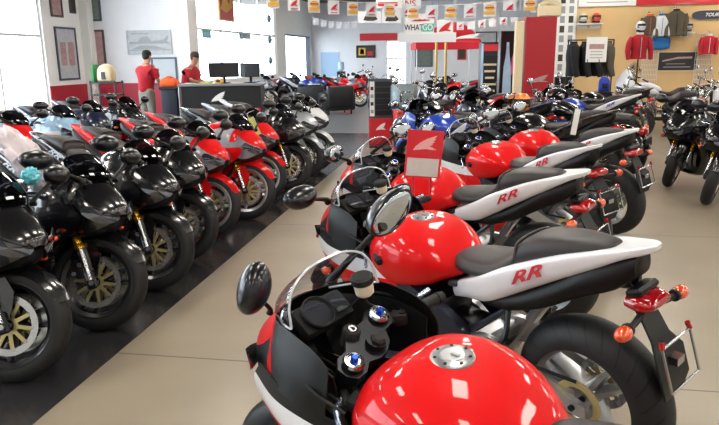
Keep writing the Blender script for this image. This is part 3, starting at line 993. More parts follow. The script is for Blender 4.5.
    st = [(.365, .075, .70, .760), (.350, .150, .64, .808), (.310, .203, .61, .855), (.240, .228, .60, .889), (.155, .236, .605, .902), (.07, .230, .62, .893),
          (-.01, .200, .64, .868), (-.075, .158, .67, .828), (-.125, .115, .69, .785), (-.150, .07, .70, .745)]
    g = body(st, 5, 4, tshape)
    b = MB(); b.grid(g, 0, cv=True, caps=True); b.sharp = 60
    tk = b.build('fuel_tank', 'k_tank', root)
    b = MB()
    n = Vector((-.03, 0, 1)).normalized()
    cc = Vector((.135, 0, .8955))
    b.lathe([(0, .011), (.050, .010), (.056, .006), (.058, -.006), (0, -.006)], cc, n, 40, 0, closed=False)
    b.lathe([(0, .0135), (.030, .013), (.033, .0105), (.033, .009), (0, .009)], cc, n, 32, 0, closed=False)
    for k in range(7):
        a = 2 * PI * k / 7
        b.cyl(cc + Vector((math.cos(a) * .045, math.sin(a) * .045, .009)), cc + Vector((math.cos(a) * .045, math.sin(a) * .045, .0125)), .0045, 8, 1)
    b.box(cc + Vector((-.01, 0, .015)), (.022, .012, .004), 0, None, .001)
    b.build('fuel_cap', ['alloy', 'dark_metal'], tk)
    b = MB()
    b.box((.275, 0, .8725), (.028, .095, .002), 0, Matrix.Rotation(R(26), 3, 'Y'), .0008)
    b.build('warning_sticker', 'paper', tk)
    # frame, engine, radiator ------------------------------------------------------------------
    b = MB()
    for s in (1, -1):
        g = []
        for (x, y, z, h) in ((.42, .05, .74, .05), (.34, .11, .70, .065), (.18, .165, .62, .06), (.0, .165, .55, .06), (-.16, .145, .46, .07), (-.24, .125, .34, .06)):
            g.append([(x, s * (y + .02), z + h), (x, s * (y + .025), z - h), (x - .01, s * (y - .02), z - h), (x - .01, s * (y - .02), z + h)])
        b.grid(fine(g, 4, 1, closed_v=True), 0, cv=True, caps=True)
    b.tube([(-.10, 0.09, .66), (-.40, .085, .72), (-.75, .05, .80)], .018, 10, 0, 4)
    b.tube([(-.10, -0.09, .66), (-.40, -.085, .72), (-.75, -.05, .80)], .018, 10, 0, 4)
    b.tube([(-.20, 0.10, .46), (-.38, .09, .60), (-.55, .06, .74)], .014, 10, 0, 4)
    b.tube([(-.20, -0.10, .46), (-.38, -.09, .60), (-.55, -.06, .74)], .014, 10, 0, 4)
    b.build('frame', 'navy_frame', root)
    b = MB()
    b.box((.16, 0, .38), (.34, .34, .24), 0, Matrix.Rotation(R(8), 3, 'Y'), .03, 2)
    b.box((.24, 0, .55), (.20, .36, .20), 0, Matrix.Rotation(R(-20), 3, 'Y'), .025, 2)
    b.box((-.06, 0, .34), (.22, .26, .22), 0, None, .04, 2)
    b.lathe([(0, .0), (.085, .0), (.10, -.015), (.10, -.05), (0, -.05)], (.02, .205, .34), (0, 1, 0), 28, 1, closed=False)
    b.lathe([(0, .0), (.095, .0), (.11, -.015), (.11, -.05), (0, -.05)], (.02, -.205, .33), (0, -1, 0), 28, 1, closed=False)
    for k in range(5):
        b.box((.24, 0, .47 + k * .035), (.215, .375, .008), 0, Matrix.Rotation(R(-20), 3, 'Y'))
    b.build('engine', ['dark_metal', 'alloy'], root)
    b = MB()
    b.box((.435, 0, .52), (.025, .32, .26), 0, Matrix.Rotation(R(14), 3, 'Y'), .006)
    for k in range(12):
        b.box((.452 - k * .0052, 0, .42 + k * .0195), (.01, .30, .004), 1, Matrix.Rotation(R(14), 3, 'Y'))
    b.build('radiator', ['matte_black', 'dark_metal'], root)
    b = MB()
    for k in range(4):
        y = -.10 + k * .067
        b.tube([(.34, y, .50), (.42, y, .42), (.38, y * .9, .26), (.20, y * .6, .165), (-.02, y * .3 - .02, .16)], .019, 10, 0, 4)
    b.tube([(-.02, -.02, .16), (-.16, -.07, .20), (-.28, -.12, .34), (-.42, -.12, .55), (-.58, -.06, .73), (-.72, 0, .80)], [.04, .032, .028, .028, .035, .05], 14, 0, 5)
    b.build('exhaust_pipe', 'alloy', root)
    # swingarm, chain, sprocket -----------------------------------------------------------------
    b = MB()
    for s in (1, -1):
        g = []
        for (x, y, z, h) in ((-.20, .10, .40, .055), (-.34, .115, .42, .06), (-.50, .12, .38, .045), (-.735, .125, .325, .03), (-.79, .125, .32, .025)):
            g.append([(x, s * (y + .014), z + h), (x, s * (y + .014), z - h), (x, s * (y - .014), z - h), (x, s * (y - .014), z + h)])
        b.grid(fine(g, 4, 1, closed_v=True), 0, cv=True, caps=True)
    b.box((-.27, 0, .43), (.10, .24, .07), 0, None, .02)
    b.cyl((-.735, -.15, .325), (-.735, .15, .325), .013, 10, 1)
    b.build('swingarm', ['alloy', 'dark_metal'], root)
    b = MB()
    b.lathe([(.10, -.003), (.10, .003), (.07, .003), (.07, -.003)], (-.735, .105, .325), (0, 1, 0), 40, 1)
    b.tube([(-.735, .105, .42), (-.16, .105, .40)], .008, 6, 0)
    b.tube([(-.735, .105, .228), (-.16, .105, .29)], .008, 6, 0)
    b.lathe([(.055, -.003), (.055, .003), (.02, .003), (.02, -.003)], (-.14, .105, .345), (0, 1, 0), 20, 1)
    b.build('drive_chain', ['dark_metal', 'gold_light'], root)
    # foot pegs, stand ------------------------------------------------------------------------------
    for s in (1, -1):
        b = MB()
        b.box((-.20, s * .165, .36), (.06, .02, .14), 1, Matrix.Rotation(R(-25), 3, 'Y'), .006)
        b.cyl((-.20, s * .17, .32), (-.20, s * .25, .325), .011, 10, 0)
        b.tube([(-.18, s * .185, .31), (-.08, s * .20, .30), (-.03, s * .20, .30), (-.03, s * .24, .30)], .007, 8, 0, 3)
        b.build('footrest', ['rubber', 'alloy'], root)
        b = MB()
        b.tube([(-.42, s * .10, .62), (-.44, s * .15, .54), (-.42, s * .16, .50)], .012, 8, 1, 3)
        b.cyl((-.42, s * .155, .50), (-.42, s * .23, .505), .010, 10, 0)
        b.build('passenger_footrest', ['rubber', 'dark_metal'], root)
    b = MB()
    b.tube([(-.05, .12, .26), (-.08, .22, .14), (-.10, .285, .048)], .011, 10, 0, 3)
    b.box((-.11, .290, .043), (.06, .04, .008), 0, Matrix.Rotation(R(-7), 3, 'X'), .002)
    b.build('kickstand', 'dark_metal', root)
    # seat and tail --------------------------------------------------------------------------------------
    sshape = [(0, 1.0), (.5, .98), (.85, .86), (1.0, .55), (.95, .2), (.6, 0), (0, 0)]
    b = MB(); b.sharp = 60
    b.grid(body([(-.105, .055, .73, .79), (-.14, .095, .73, .80), (-.22, .130, .735, .805), (-.32, .142, .745, .815), (-.40, .146, .765, .840), (-.452, .12, .79, .872), (-.468, .10, .80, .875)], 4, 3, sshape), 0, cv=True, caps=True)
    b.build('rider_seat', 'seat_vinyl', root)
    b = MB(); b.sharp = 60
    b.grid(body([(-.455, .10, .82, .868), (-.47, .120, .83, .925), (-.53, .122, .845, .960), (-.64, .106, .875, .980), (-.76, .078, .905, .986), (-.825, .050, .93, .984), (-.84, .03, .94, .975)], 4, 3, sshape), 0, cv=True, caps=True)
    b.tube([(-.485, .122, .860), (-.48, .112, .925), (-.477, .06, .940), (-.477, 0, .944), (-.477, -.06, .940), (-.48, -.112, .925), (-.485, -.122, .860)], .006, 8, 0, 4)
    b.build('passenger_seat', 'seat_vinyl', root)
    cshape = [(0, .96), (.55, .98), (.90, 1.0), (1.0, .86), (.98, .5), (.90, .2), (.70, 0), (0, .02)]
    b = MB(); b.sharp = 50
    b.grid(body([(-.10, .08, .58, .66), (-.20, .125, .615, .71), (-.32, .158, .640, .770), (-.42, .165, .690, .825), (-.54, .158, .758, .880), (-.66, .142, .824, .926), (-.78, .116, .886, .960), (-.88, .082, .940, .982), (-.955, .048, .970, 1.0), (-.985, .02, .985, 1.003)], 4, 3, cshape), 0, cv=True, caps=True)
    tl = b.build('tail_cowl', 'k_tail', root)
    # race letters on both flanks
    for s in (1, -1):
        u = Vector((-.52, -s * .035 * 2, .235)) if s > 0 else Vector((.52, -.07, -.235))
        if s > 0:
            mt = frame_mtx((-.40, .1665, .762), (.90, .02, -.36), (.36, -.12, .90))
            mt = frame_mtx((-.545, .1600, .832), (-.90, -.06, .46), (.30, -.06, .92))
        else:
            mt = frame_mtx((-.545, -.1600, .832), (.90, -.06, -.46), (.36, .06, .92))
        text_mesh('race_decal', 'RR', .062, 'k_decal', tl, mt, .0015, .55, .0012, xscale=2.0)
    # underside, grab area, exhaust outlet
    b = MB(); b.sharp = 50
    b.grid(body([(-.28, .10, .60, .70), (-.42, .125, .62, .72), (-.58, .126, .675, .80), (-.74, .115, .765, .90), (-.86, .090, .82, .94), (-.93, .055, .88, .965)], 3, 3), 0, cv=True, caps=True)
    b.lathe([(.046, 0), (.050, .01), (.050, .05), (.044, .055), (.036, .05), (.036, 0)], (-.85, 0, .86), (-.94, 0, .22), 28, 1)
    b.build('undertail', ['plastic', 'dark_metal'], root)
    b = MB()
    b.box((-.93, 0, .830), (.06, .14, .03), 0, Matrix.Rotation(R(16), 3, 'Y'), .01)
    b.grid(body([(-1.005, .055, .785, .812), (-.99, .068, .770, .822), (-.95, .078, .762, .826), (-.90, .07, .770, .818)], 3, 3), 1, cv=True, caps=True)
    b.build('tail_light', ['plastic', 'brake_lens'], root)
    b = MB()
    g = [[(-.90, -.05, .80), (-.90, .05, .80)], [(-.95, -.055, .74), (-.95, .055, .74)], [(-.995, -.06, .66), (-.995, .06, .66)], [(-1.03, -.095, .61), (-1.03, .095, .61)], [(-1.055, -.095, .51), (-1.055, .095, .51)], [(-1.05, -.06, .45), (-1.05, .06, .45)]]
    g = [[Vector(q) for q in r] for r in g]
    b.sheet([cr(r, 4) for r in g], .008, 0)
    b.build('rear_fender', 'plastic', root)
    b = MB()
    c0 = Vector((-1.075, 0, .595)); u = Vector((0, 1, 0)); w = Vector((-.25, 0, -.97)).normalized()
    q = [(.100, -.080), (-.100, -.080), (-.100, .080), (.100, .080)]
    P4 = [c0 + u * x + w * y for x, y in q]
    for i in range(4): b.cyl(P4[i], P4[(i + 1) % 4], .005, 8, 0)
    b.cyl(c0 + u * .100 - w * .080, c0 + u * .092 - w * .105, .010, 8, 1)
    b.cyl(c0 - u * .100 - w * .080, c0 - u * .092 - w * .105, .010, 8, 1)
    b.box(c0 + Vector((.03, 0, 0)), (.06, .05, .03), 0)
    b.build('plate_frame', ['chrome', 'brake_lens'], root)
    for s in (1, -1):
        b = MB()
        b.tube([(-.955, s * .05, .755), (-.965, s * .11, .750), (-.968, s * .155, .748)], .012, 10, 1, 3)
        b.ball((-.972, s * .200, .748), .033, 0, sc=(.85, 1.25, .80))
        b.lathe([(.0, -.002), (.022, -.002), (.024, .01), (.0, .012)], (-.968, s * .158, .748), (0, s, 0), 16, 1, closed=False)
        b.build('turn_signal', ['amber_lens', 'matte_black'], root)
    # ids done: remember part lists
    return root

def paint(o, scheme):
    for i, sl in enumerate(o.material_slots):
        me_m = o.data.materials[i]
        if me_m and me_m.name.startswith('paint_'):
            sl.link = 'OBJECT'
            sl.material = M[scheme[me_m.name[6:]]]

CH = {}
def index_children():
    CH.clear()
    for o in bpy.data.objects:
        if o.parent: CH.setdefault(o.parent.name, []).append(o)

def copy_tree(o, parent=None):
    c = o.copy()
    C.objects.link(c)
    c.parent = parent
    for ch in CH.get(o.name, []):
        if ch.parent == o:
            copy_tree(ch, c)
    return c

def tree(o):
    out = [o]
    for c in o.children: out += tree(c)
    return out

def lean_matrix(x, y, heading, lean):
    """wheels on the floor, leaning to the bike's left"""
    return Matrix.Translation((x, y, 0)) @ Matrix.Rotation(heading, 4, 'Z') @ Matrix.Rotation(-lean, 4, 'X')

def joined_mesh(root, name):
    """all parts of a thing merged into one mesh, for the far copies"""
    bm = bmesh.new()
    mats = []
    me2 = bpy.data.meshes.new(name)
    for p in tree(root):
        if p.type != 'MESH': continue
        tmp = p.data.copy()
        idx = []
        for m_ in tmp.materials:
            if m_ not in mats: mats.append(m_)
            idx.append(mats.index(m_))
        for pl in tmp.polygons: pl.material_index = idx[pl.material_index]
        bm.from_mesh(tmp)
        bpy.data.meshes.remove(tmp)
    bm.to_mesh(me2)
    bm.free()
    for m_ in mats: me2.materials.append(m_)
    return me2

def set_mirror(bike, nth, stalk_k, raise_deg, roll, yaw, size=1.0):
    """a mirror folded out of line: stalk raised about its mount, housing turned on its ball joint"""
    def pick(nm):
        ps = [c for c in bike.children if c.name.split('.')[0] == nm]
        ps.sort(key=lambda c: -sum(v.co.y for v in c.data.vertices) / len(c.data.vertices))
        return ps[nth]
    s = 1 if nth == 0 else -1
    base = Matrix.Translation((.685, s * .125, .925))
    st = base @ Matrix.Rotation(R(s * raise_deg), 4, 'X') @ Matrix.Diagonal((stalk_k, stalk_k, stalk_k, 1)) @ base.inverted()
    pick('mirror_stalk').matrix_local = st
    h = Vector((.590, s * .360, 1.050))
    hn = st @ h
    pick('mirror').matrix_local = (Matrix.Translation(hn) @ Matrix.Rotation(R(yaw), 4, 'Z') @ Matrix.Rotation(R(s * roll), 4, 'X')
                                   @ Matrix.Diagonal((size, size, size, 1)) @ Matrix.Translation(-h))
def S(main='red_paint', flash='white_paint', lower='black_paint', tail='white_paint', decal='red_ink', fork='gold', rim='dark_rim', screen='screen_smoke', edge='plastic', tank=None, fender=None, nose=None, cheek=None):
    return dict(nose=nose or main, cheek=cheek or main, tank=tank or main, flash=flash, lower=lower, tail=tail, decal=decal, fork=fork, rim=rim, fender=fender or main, screen=screen, edge=edge)
SCH = dict(
    red=S(flash='white_paint', lower='red_paint', fender='plastic', cheek='plastic', screen='screen_glass', edge='screen_edge', rim='alloy', fork='dark_metal'),
    redrow=S(flash='red_paint', lower='red_paint', cheek='grey_paint', tail='red_paint', decal='grey_ink', rim='alloy', fork='gold'),
    black=S('black_paint', 'black_paint', 'black_paint', 'black_paint', 'black_paint', 'gold', 'dark_rim'),
    silver=S('silver_paint', 'white_paint', 'silver_paint', 'silver_paint', 'grey_ink', 'dark_metal', 'dark_rim'),
    white=S('white_paint', 'grey_paint', 'white_paint', 'white_paint', 'grey_ink', 'dark_metal', 'dark_rim'),
    blue=S('blue_paint', 'white_paint', 'blue_paint', 'white_paint', 'blue_paint', 'dark_metal', 'dark_rim'),
    paleblue=S('pale_blue_paint', 'white_paint', 'navy_paint', 'pale_blue_paint', 'navy_paint', 'dark_metal', 'dark_rim'),
    navy=S('navy_paint', 'navy_paint', 'black_paint', 'navy_paint', 'white_ink', 'dark_metal', 'dark_rim'),
)
bike0 = make_sportbike()
far_mesh = joined_mesh(bike0, 'sport_motorcycle')
cr0 = make_cruiser(False)
to0 = make_cruiser(True)
index_children()
FIRST = {}
def put(proto, x, y, heading, lean, scheme, label, group=None):
    if proto.name not in FIRST:
        FIRST[proto.name] = 1
        r = proto
    else:
        r = copy_tree(proto)
    r.matrix_world = lean_matrix(x, y, R(heading), R(lean))
    for p in tree(r):
        if p.type == 'MESH': paint(p, SCH[scheme])
    tag(r, label, 'motorcycle', group)
    return r
def put_bike(*a): return put(bike0, *a)

YD = math.degrees(YAW)
def camxy(x, y):
    """from metres right of / ahead of the camera to the room's axes"""
    return (x * math.cos(YAW) - y * math.sin(YAW), x * math.sin(YAW) + y * math.cos(YAW))
def put_cam(proto, x, y, h, *a):
    X, Y = camxy(x, y)
    return put(proto, X, Y, h + YD, *a)
GR = 'red sport bikes in the right row'
RIGHT = [(.40, 1.50, 136, 7.0, 'red', 'red sport motorcycle nearest the camera, its fuel tank filling the bottom of the view'),
         (.47, 2.97, 130, 7.3, 'red', 'red sport motorcycle with white tail, second nearest in the right row'),
         (.62, 4.36, 139, 7.5, 'red', 'red sport motorcycle carrying the red board above its tank'),
         (1.34, 5.61, 120, 7.2, 'red', 'red sport motorcycle with pale tail just behind the one carrying the red board'),
         (1.90, 6.53, 127, 7.0, 'red', 'farthest red sport motorcycle of the right row, next to the black bikes')]
RB = [put_cam(bike0, *r, GR) for r in RIGHT]
# left row, noses towards the aisle ---------------------------------------------------
GL = 'sport bikes in the left row'
# (hub pixel order down the row) y of the front wheel, scheme, label
LEFT = [(2.82, -2.30, 'black', 'black sport motorcycle nearest the camera in the left row, cut by the left edge'),
        (3.50, -2.22, 'black', 'black sport motorcycle second in the left row, gold fork over a big gold-spoked disc'),
        (4.22, -2.22, 'black', 'black sport motorcycle third in the left row'),
        (4.90, -2.30, 'black', 'black sport motorcycle fourth in the left row, beside the first red one'),
        (5.62, -2.36, 'redrow', 'red and grey sport motorcycle nearest the camera in the left row'),
        (6.35, -2.24, 'redrow', 'red and grey sport motorcycle second of the reds in the left row'),
        (7.15, -2.34, 'redrow', 'red sport motorcycle third of the reds, bearing a pale yellow tag'),
        (7.90, -2.22, 'black', 'black sport motorcycle between the red ones and the white ones'),
        (8.65, -2.22, 'silver', 'silver sport motorcycle next to the lone black one in the left row'),
        (9.35, -2.22, 'white', 'white sport motorcycle farthest along the left row')]
LB = []
LH = -14
for (wy, wx, sc, lb) in LEFT:
    h = R(LH)
    LB.append(put_bike(wx - .675 * math.cos(h), wy - .675 * math.sin(h), LH, 6.5, sc, lb, GL))

# ---------------------------------------------------------------- the other bikes on the floor
def far(x, y, h, lean, sc, lb, gr=None, me=None, nm='sport_motorcycle'):
    return put(bike0, x, y, h, lean, sc, lb, gr)
W2 = [(4.9, 'redrow', 'red sport motorcycle against the left windows, partly behind the nearest black ones'),
      (5.9, 'white', 'white sport motorcycle in the back row by the left windows'),
      (6.9, 'redrow', 'red sport motorcycle in the back row, beside the white one by the windows'),
      (7.8, 'paleblue', 'pale blue and white sport motorcycle in the back row on the left'),
      (8.7, 'navy', 'navy sport motorcycle in the back row, next to the pale blue one'),
      (9.6, 'black', 'black sport motorcycle in the back row in front of the framed posters'),
      ]
for (y, sc, lb) in W2:
    put(bike0, -5.75 + random.Random(int(y * 10)).uniform(-.1, .1), y, -14, 6.5, sc, lb, 'sport bikes in the back row on the left')
GM = 'motorcycles crowded in the middle of the showroom'
MID = [(bike0, 1.20, 8.50, 125, 'blue', 'bright blue and white sport motorcycle beside the grey bin'),
       (bike0, 2.15, 9.9, 125, 'navy', 'dark sport motorcycle behind the bright blue one, in the middle'),
       (bike0, 2.35, 11.0, 128, 'redrow', 'red sport motorcycle in the middle, left of the orange helmet'),
       (bike0, 2.20, 12.3, 125, 'redrow', 'red sport motorcycle farther back in the middle, near the gold posts'),
       (cr0, 1.22, 9.95, 122, 'black', 'black cruiser motorcycle behind the bright blue sport motorcycle'),
       (cr0, 1.30, 12.9, 118, 'navy', 'navy cruiser motorcycle behind the bin'),
       (bike0, 2.15, 13.9, 124, 'black', 'black sport motorcycle below the right gold post'),
       (bike0, 2.08, 15.5, 124, 'silver', 'silver sport motorcycle under the red canopy'),
       (cr0, .95, 15.1, 120, 'redrow', 'red cruiser motorcycle far back in the middle'),
       (bike0, 3.95, 15.2, 124, 'navy', 'dark blue sport motorcycle in front of the tall bottle poster'),
       (cr0, .9, 17.6, 120, 'silver', 'silver cruiser motorcycle far back, left of the gold posts'),
       (bike0, 2.9, 18.9, 122, 'redrow', 'small red sport motorcycle far back under the canopy'),
       ]
for (pr, x, y, h, sc, lb) in MID:
    put_cam(pr, x, y, h, 6, sc, lb, GM)
GR2 = 'motorcycles on the right of the showroom'
RGT = [(bike0, 2.30, 8.35, 140, 'black', 'black sport motorcycle with a white tag hanging from its bar'),
       (cr0, 3.10, 9.5, 130, 'black', 'black cruiser motorcycle in front of the tall red panel'),
       (bike0, 3.75, 11.3, 145, 'blue', 'black and blue sport motorcycle in front of the hanging jackets'),
       (to0, 7.0, 15.9, 172, 'white', 'white touring motorcycle in front of the red jacket'),
       (cr0, 6.2, 14.2, 165, 'silver', 'silver cruiser motorcycle in front of the white touring one'),
       (bike0, 4.75, 13.2, 150, 'black', 'black sport motorcycle left of the silver cruiser, in front of the gear wall'),
       (cr0, 7.75, 14.3, 165, 'black', 'black cruiser motorcycle right of the silver cruiser'),
       (to0, 9.4, 15.8, 176, 'white', 'white touring motorcycle at the right edge below the gear wall'),
       (cr0, 7.2, 12.7, 165, 'white', 'white cruiser motorcycle at the right edge behind the black sport ones'),
       (bike0, 4.45, 8.45, 212, 'black', 'black sport motorcycle on the right, left one of two facing the aisle'),
       (bike0, 4.40, 7.42, 212, 'black', 'black sport motorcycle cut by the right edge, its amber signal towards the aisle')]
for (pr, x, y, h, sc, lb) in RGT:
    put_cam(pr, x, y, h, 5, sc, lb, GR2)
FARL = [(-.55, 22.5, 60, 'redrow', bike0, 'red sport motorcycle behind the armchairs, nearest the doorway'),
        (-1.1, 23.9, 55, 'redrow', bike0, 'red sport motorcycle behind the armchairs, second from the doorway'),
        (-1.9, 22.9, 55, 'blue', bike0, 'blue sport motorcycle behind the two black armchairs'),
        (-2.8, 23.9, 50, 'navy', bike0, 'navy sport motorcycle behind the left black armchair'),
        (-3.6, 22.4, 50, 'silver', bike0, 'silver sport motorcycle far back in front of the narrow window'),
        (-.1, 25.0, 60, 'redrow', cr0, 'red cruiser motorcycle far back below the dark poster')]
for (x, y, h, sc, pr, lb) in FARL:
    put_cam(pr, x, y, -h - YD + 40, 6, sc, lb, 'motorcycles behind the armchairs')
# ---------------------------------------------------------------- fittings and displays
def at(px, py, d):
    """room point seen at a pixel at d metres ahead of the camera"""
    u, v = px - 359.5, 212.5 - py
    c, s_ = math.cos(ROLL), math.sin(ROLL)
    u, v = u * c + v * s_, -u * s_ + v * c
    f = Vector((-math.sin(YAW) * math.cos(PITCH), math.cos(YAW) * math.cos(PITCH), -math.sin(PITCH)))
    r = Vector((math.cos(YAW), math.sin(YAW), 0))
    up = Vector((-math.sin(YAW) * math.sin(PITCH), math.cos(YAW) * math.sin(PITCH), math.cos(PITCH)))
    q = r * u + up * v + f * FPX
    fw = q.dot(Vector((-math.sin(YAW), math.cos(YAW), 0)))
    return Vector((0, 0, CAM_H)) + q * (d / fw)

mm('picture_grey', 'c9ccd2', 0.6, noise=0.2, scale=9)
mm('picture_pink', 'c8a0a0', 0.6, noise=0.3, scale=14)
mm('picture_dark', '4a4438', 0.6, noise=0.4, scale=12)
mm('picture_green', '7d8a80', 0.6, noise=0.3, scale=12)
mm('frame_brown', '4b3c38', 0.5)
mm('screen_off', 'b8c0c8', 0.3, noise=0.1)
mm('leather_black', '16181c', 0.42, noise=0.1, bump=0.3)
mm('bin_grey', '77848a', 0.4, metal=0.5)
mm('gold_post', 'c8a25a', 0.35, metal=0.6)
mm('cream_paint', 'dccaa8', 0.6)
mm('pale_blue_board', 'a9c8e6', 0.5)
mm('sky_poster', 'b8d4f2', 0.5, noise=0.2, scale=5)
mm('canopy_red', 'cc1a2e', 0.7)
mm('canopy_white', 'e6e6ea', 0.7)
mm('shirt_red', 'b51a2c', 0.85, noise=0.08, scale=20)
mm('trousers_grey', '8b8880', 0.9, noise=0.08)
mm('skin', 'b98468', 0.55)
mm('hair_black', '15120f', 0.7)
mm('hair_brown', '3a2a20', 0.7)
mm('desk_dark', '1b1c20', 0.4)
mm('desk_top', '83858a', 0.35)
mm('wire_white', 'dfe0e0', 0.4)
mm('cloth_black', '1b1b1f', 0.85, noise=0.2)
mm('cloth_blue', '2468a8', 0.85)
mm('cloth_orange', 'e8622a', 0.85)
mm('cloth_olive', '5b5244', 0.85, noise=0.2)
mm('cloth_white', 'd8dade', 0.85)
mm('panel_red', 'a80f22', 0.4, noise=0.08)
mm('card_yellow', 'd8d684', 0.6)
mm('royal_blue', '1b38b0', 0.6)

def wall_item(name, o, u, w, h, parts, label, cat, group=None, depth=.03):
    """framed flat thing: o = centre on the wall, u = right direction seen from the room"""
    u = Vector(u).normalized(); up = Vector((0, 0, 1)); n = u.cross(up)
    n = -n if False else n
    root = empty(name, o)
    def local(x, y, z): return u * x + up * y + n * z
    for (pn, m, x0, x1, y0, y1, z0, z1) in parts:
        b = MB()
        vs = [local(x, y, z) for x in (x0 * w, x1 * w) for y in (y0 * h, y1 * h) for z in (z0, z1)]
        b.add(vs, [[0, 1, 3, 2], [4, 6, 7, 5], [0, 4, 5, 1], [2, 3, 7, 6], [0, 2, 6, 4], [1, 5, 7, 3]])
        b.build(pn, m, root)
    tag(root, label, cat, group)
    return root

def framed(name, o, u, w, h, frame, pic, label, cat='picture', group=None, marks=(), t=.05):
    tx, ty = t / w, t / h
    root = wall_item(name, o, u, w, h, [('picture', pic, -.5 + tx / 2, .5 - tx / 2, -.5 + ty / 2, .5 - ty / 2, .004, .018)], label, cat, group)
    u = Vector(u).normalized(); up = Vector((0, 0, 1)); n = u.cross(up)
    b = MB()
    for (x0, x1, y0, y1) in ((-.5, .5, -.5, -.5 + ty), (-.5, .5, .5 - ty, .5), (-.5, -.5 + tx, -.5 + ty, .5 - ty), (.5 - tx, .5, -.5 + ty, .5 - ty)):
        vs = [u * x * w + up * y * h + n * z for x in (x0, x1) for y in (y0, y1) for z in (.002, .035)]
        b.add(vs, [[0, 1, 3, 2], [4, 6, 7, 5], [0, 4, 5, 1], [2, 3, 7, 6], [0, 2, 6, 4], [1, 5, 7, 3]])
    b.build('frame', frame, root)
    for (mt, poly) in marks:
        b = MB(); b.plate([(x * w, y * h) for x, y in poly], n * .021, u, up, .004); b.build('artwork', mt, root)
    return root

def rect(x0, x1, y0, y1): return [(x0, y0), (x1, y0), (x1, y1), (x0, y1)]
def wing(cx, cy, s, sx=1): return [(cx + (x - .5) * s * sx, cy + (y - .5) * s) for x, y in WING]

# left wall (x = XL, faces +x): right as seen is +y
UL = (0, 1, 0); 
def onl(y, z): return (XL + .001, y, z)
# n = u x up must face the room
framed('picture_frame', onl(15.98, 1.78), UL, .90, 1.32, 'frame_dark', 'picture_grey', 'large framed poster with faint red drawings on the wall right of the left window', marks=[('picture_pink', rect(-.32, -.05, -.22, .22)), ('picture_pink', rect(.06, .34, -.22, .22))])
framed('picture_frame', onl(15.72, 2.98), UL, .50, .62, 'frame_brown', 'picture_pink', 'brown framed picture with pink print above the large poster')
framed('picture_frame', onl(16.42, 3.05), UL, .26, .50, 'frame_brown', 'picture_dark', 'narrow dark picture frame top left, beside the brown framed pink print')
UY = (1, 0, 0)   # walls facing the camera
def ony(x, z, Y): return (x, Y - .001, z)
framed('picture_frame', ony(-9.86, 1.78, YS), UY, .32, 1.25, 'frame_brown', 'picture_pink', 'tall narrow framed print above the shelf of folded gear')
framed('picture_frame', ony(-9.88, 3.0, YS), UY, .32, .75, 'frame_dark', 'picture_green', 'narrow green framed print in the corner, above the tall one')
r = framed('wall_drawing', ony(-8.42, 2.06, YS), UY, 1.26, .62, 'picture_grey', 'picture_grey', 'pale grey drawing of vehicles on the wall above the standing person', cat='wall picture', t=.02,
       marks=[('grey_ink', rect(-.46, .46, -.06, -.02)), ('grey_ink', [(-.44, .02), (-.25, .02), (-.18, .2), (-.02, .24), (.05, .05), (.3, .08), (.44, .30), (.40, .02), (.44, -.02), (-.44, -.02)]),
              ('grey_ink', rect(-.46, .46, -.34, -.30)), ('grey_ink', [(-.40, -.28), (-.2, -.12), (.1, -.14), (.38, -.28)]), ('grey_ink', rect(-.4, .0, .34, .38))])
framed('wall_board', ony(-8.05, 1.28, YS), UY, .72, .78, 'frame_dark', 'screen_off', 'white board with dark frame on the wall beside the standing person', cat='white board', t=.045)

# shelf with folded gear in the corner
o = at(107, 88, 15.2); o.z = 0
t = empty('display_shelf', (o.x, o.y, 0))
b = MB()
for z in (.30, .85, 1.12): b.box((0, 0, z), (.62, .4, .03), bev=.005)
for x in (-.29, .29):
    for y in (-.17, .17): b.box((x, y, .58), (.03, .03, 1.16))
b.build('rack', 'desk_dark', t)
tag(t, 'dark shelf rack in the corner behind the left bikes', 'shelf')
t = empty('folded_jacket', (o.x + .02, o.y, 1.137))
b = MB(); b.sharp = 60; b.grid(body([(-.17, .08, .0, .20), (-.15, .13, 0, .32), (0, .15, 0, .40), (.15, .13, 0, .36), (.19, .07, 0, .22)], 3, 3), 0, cv=True, caps=True)
b.build('cloth', 'cream_paint', t)
b = MB(); b.box((.0, -.15, .14), (.10, .02, .16), bev=.008); b.build('pocket', 'desk_dark', t)
tag(t, 'cream padded item with a dark patch on top of the corner shelf', 'folded gear')
b = MB(); b.box((0, 0, .19), (.07, .26, .38), bev=.01, seg=2); b.box((0, -.132, .19), (.05, .006, .3))
g_ = b.build('green_box', mat('carton_green', '3d8f55', .6), None, (o.x - .25, o.y, 1.137)); tag(g_, 'green upright box at the left end of the corner shelf', 'box')

# persons ------------------------------------------------------------------------------
def skinned(name, pts, edges, root_i, mtl, sub=2, parent=None):
    me = bpy.data.meshes.new(name)
    me.from_pydata([p[:3] for p in pts], edges, [])
    ob = bpy.data.objects.new(name, me)
    C.objects.link(ob)
    md = ob.modifiers.new('skin', 'SKIN')
    md.use_smooth_shade = True
    for i, p in enumerate(pts):
        sv = me.skin_vertices[0].data[i]
        r_ = p[3]
        sv.radius = (r_, p[4]) if len(p) > 4 else (r_, r_)
        sv.use_root = (i == root_i)
    sd = ob.modifiers.new('sub', 'SUBSURF'); sd.levels = sub; sd.render_levels = sub
    dg = bpy.context.evaluated_depsgraph_get()
    m2 = bpy.data.meshes.new_from_object(ob.evaluated_get(dg))
    bpy.data.objects.remove(ob, do_unlink=True)
    m2.name = name
    m2.materials.clear(); m2.materials.append(M[mtl])
    for p in m2.polygons: p.use_smooth = True; p.material_index = 0
    o2 = bpy.data.objects.new(name, m2)
    C.objects.link(o2)
    if parent is not None: o2.parent = parent
    return o2

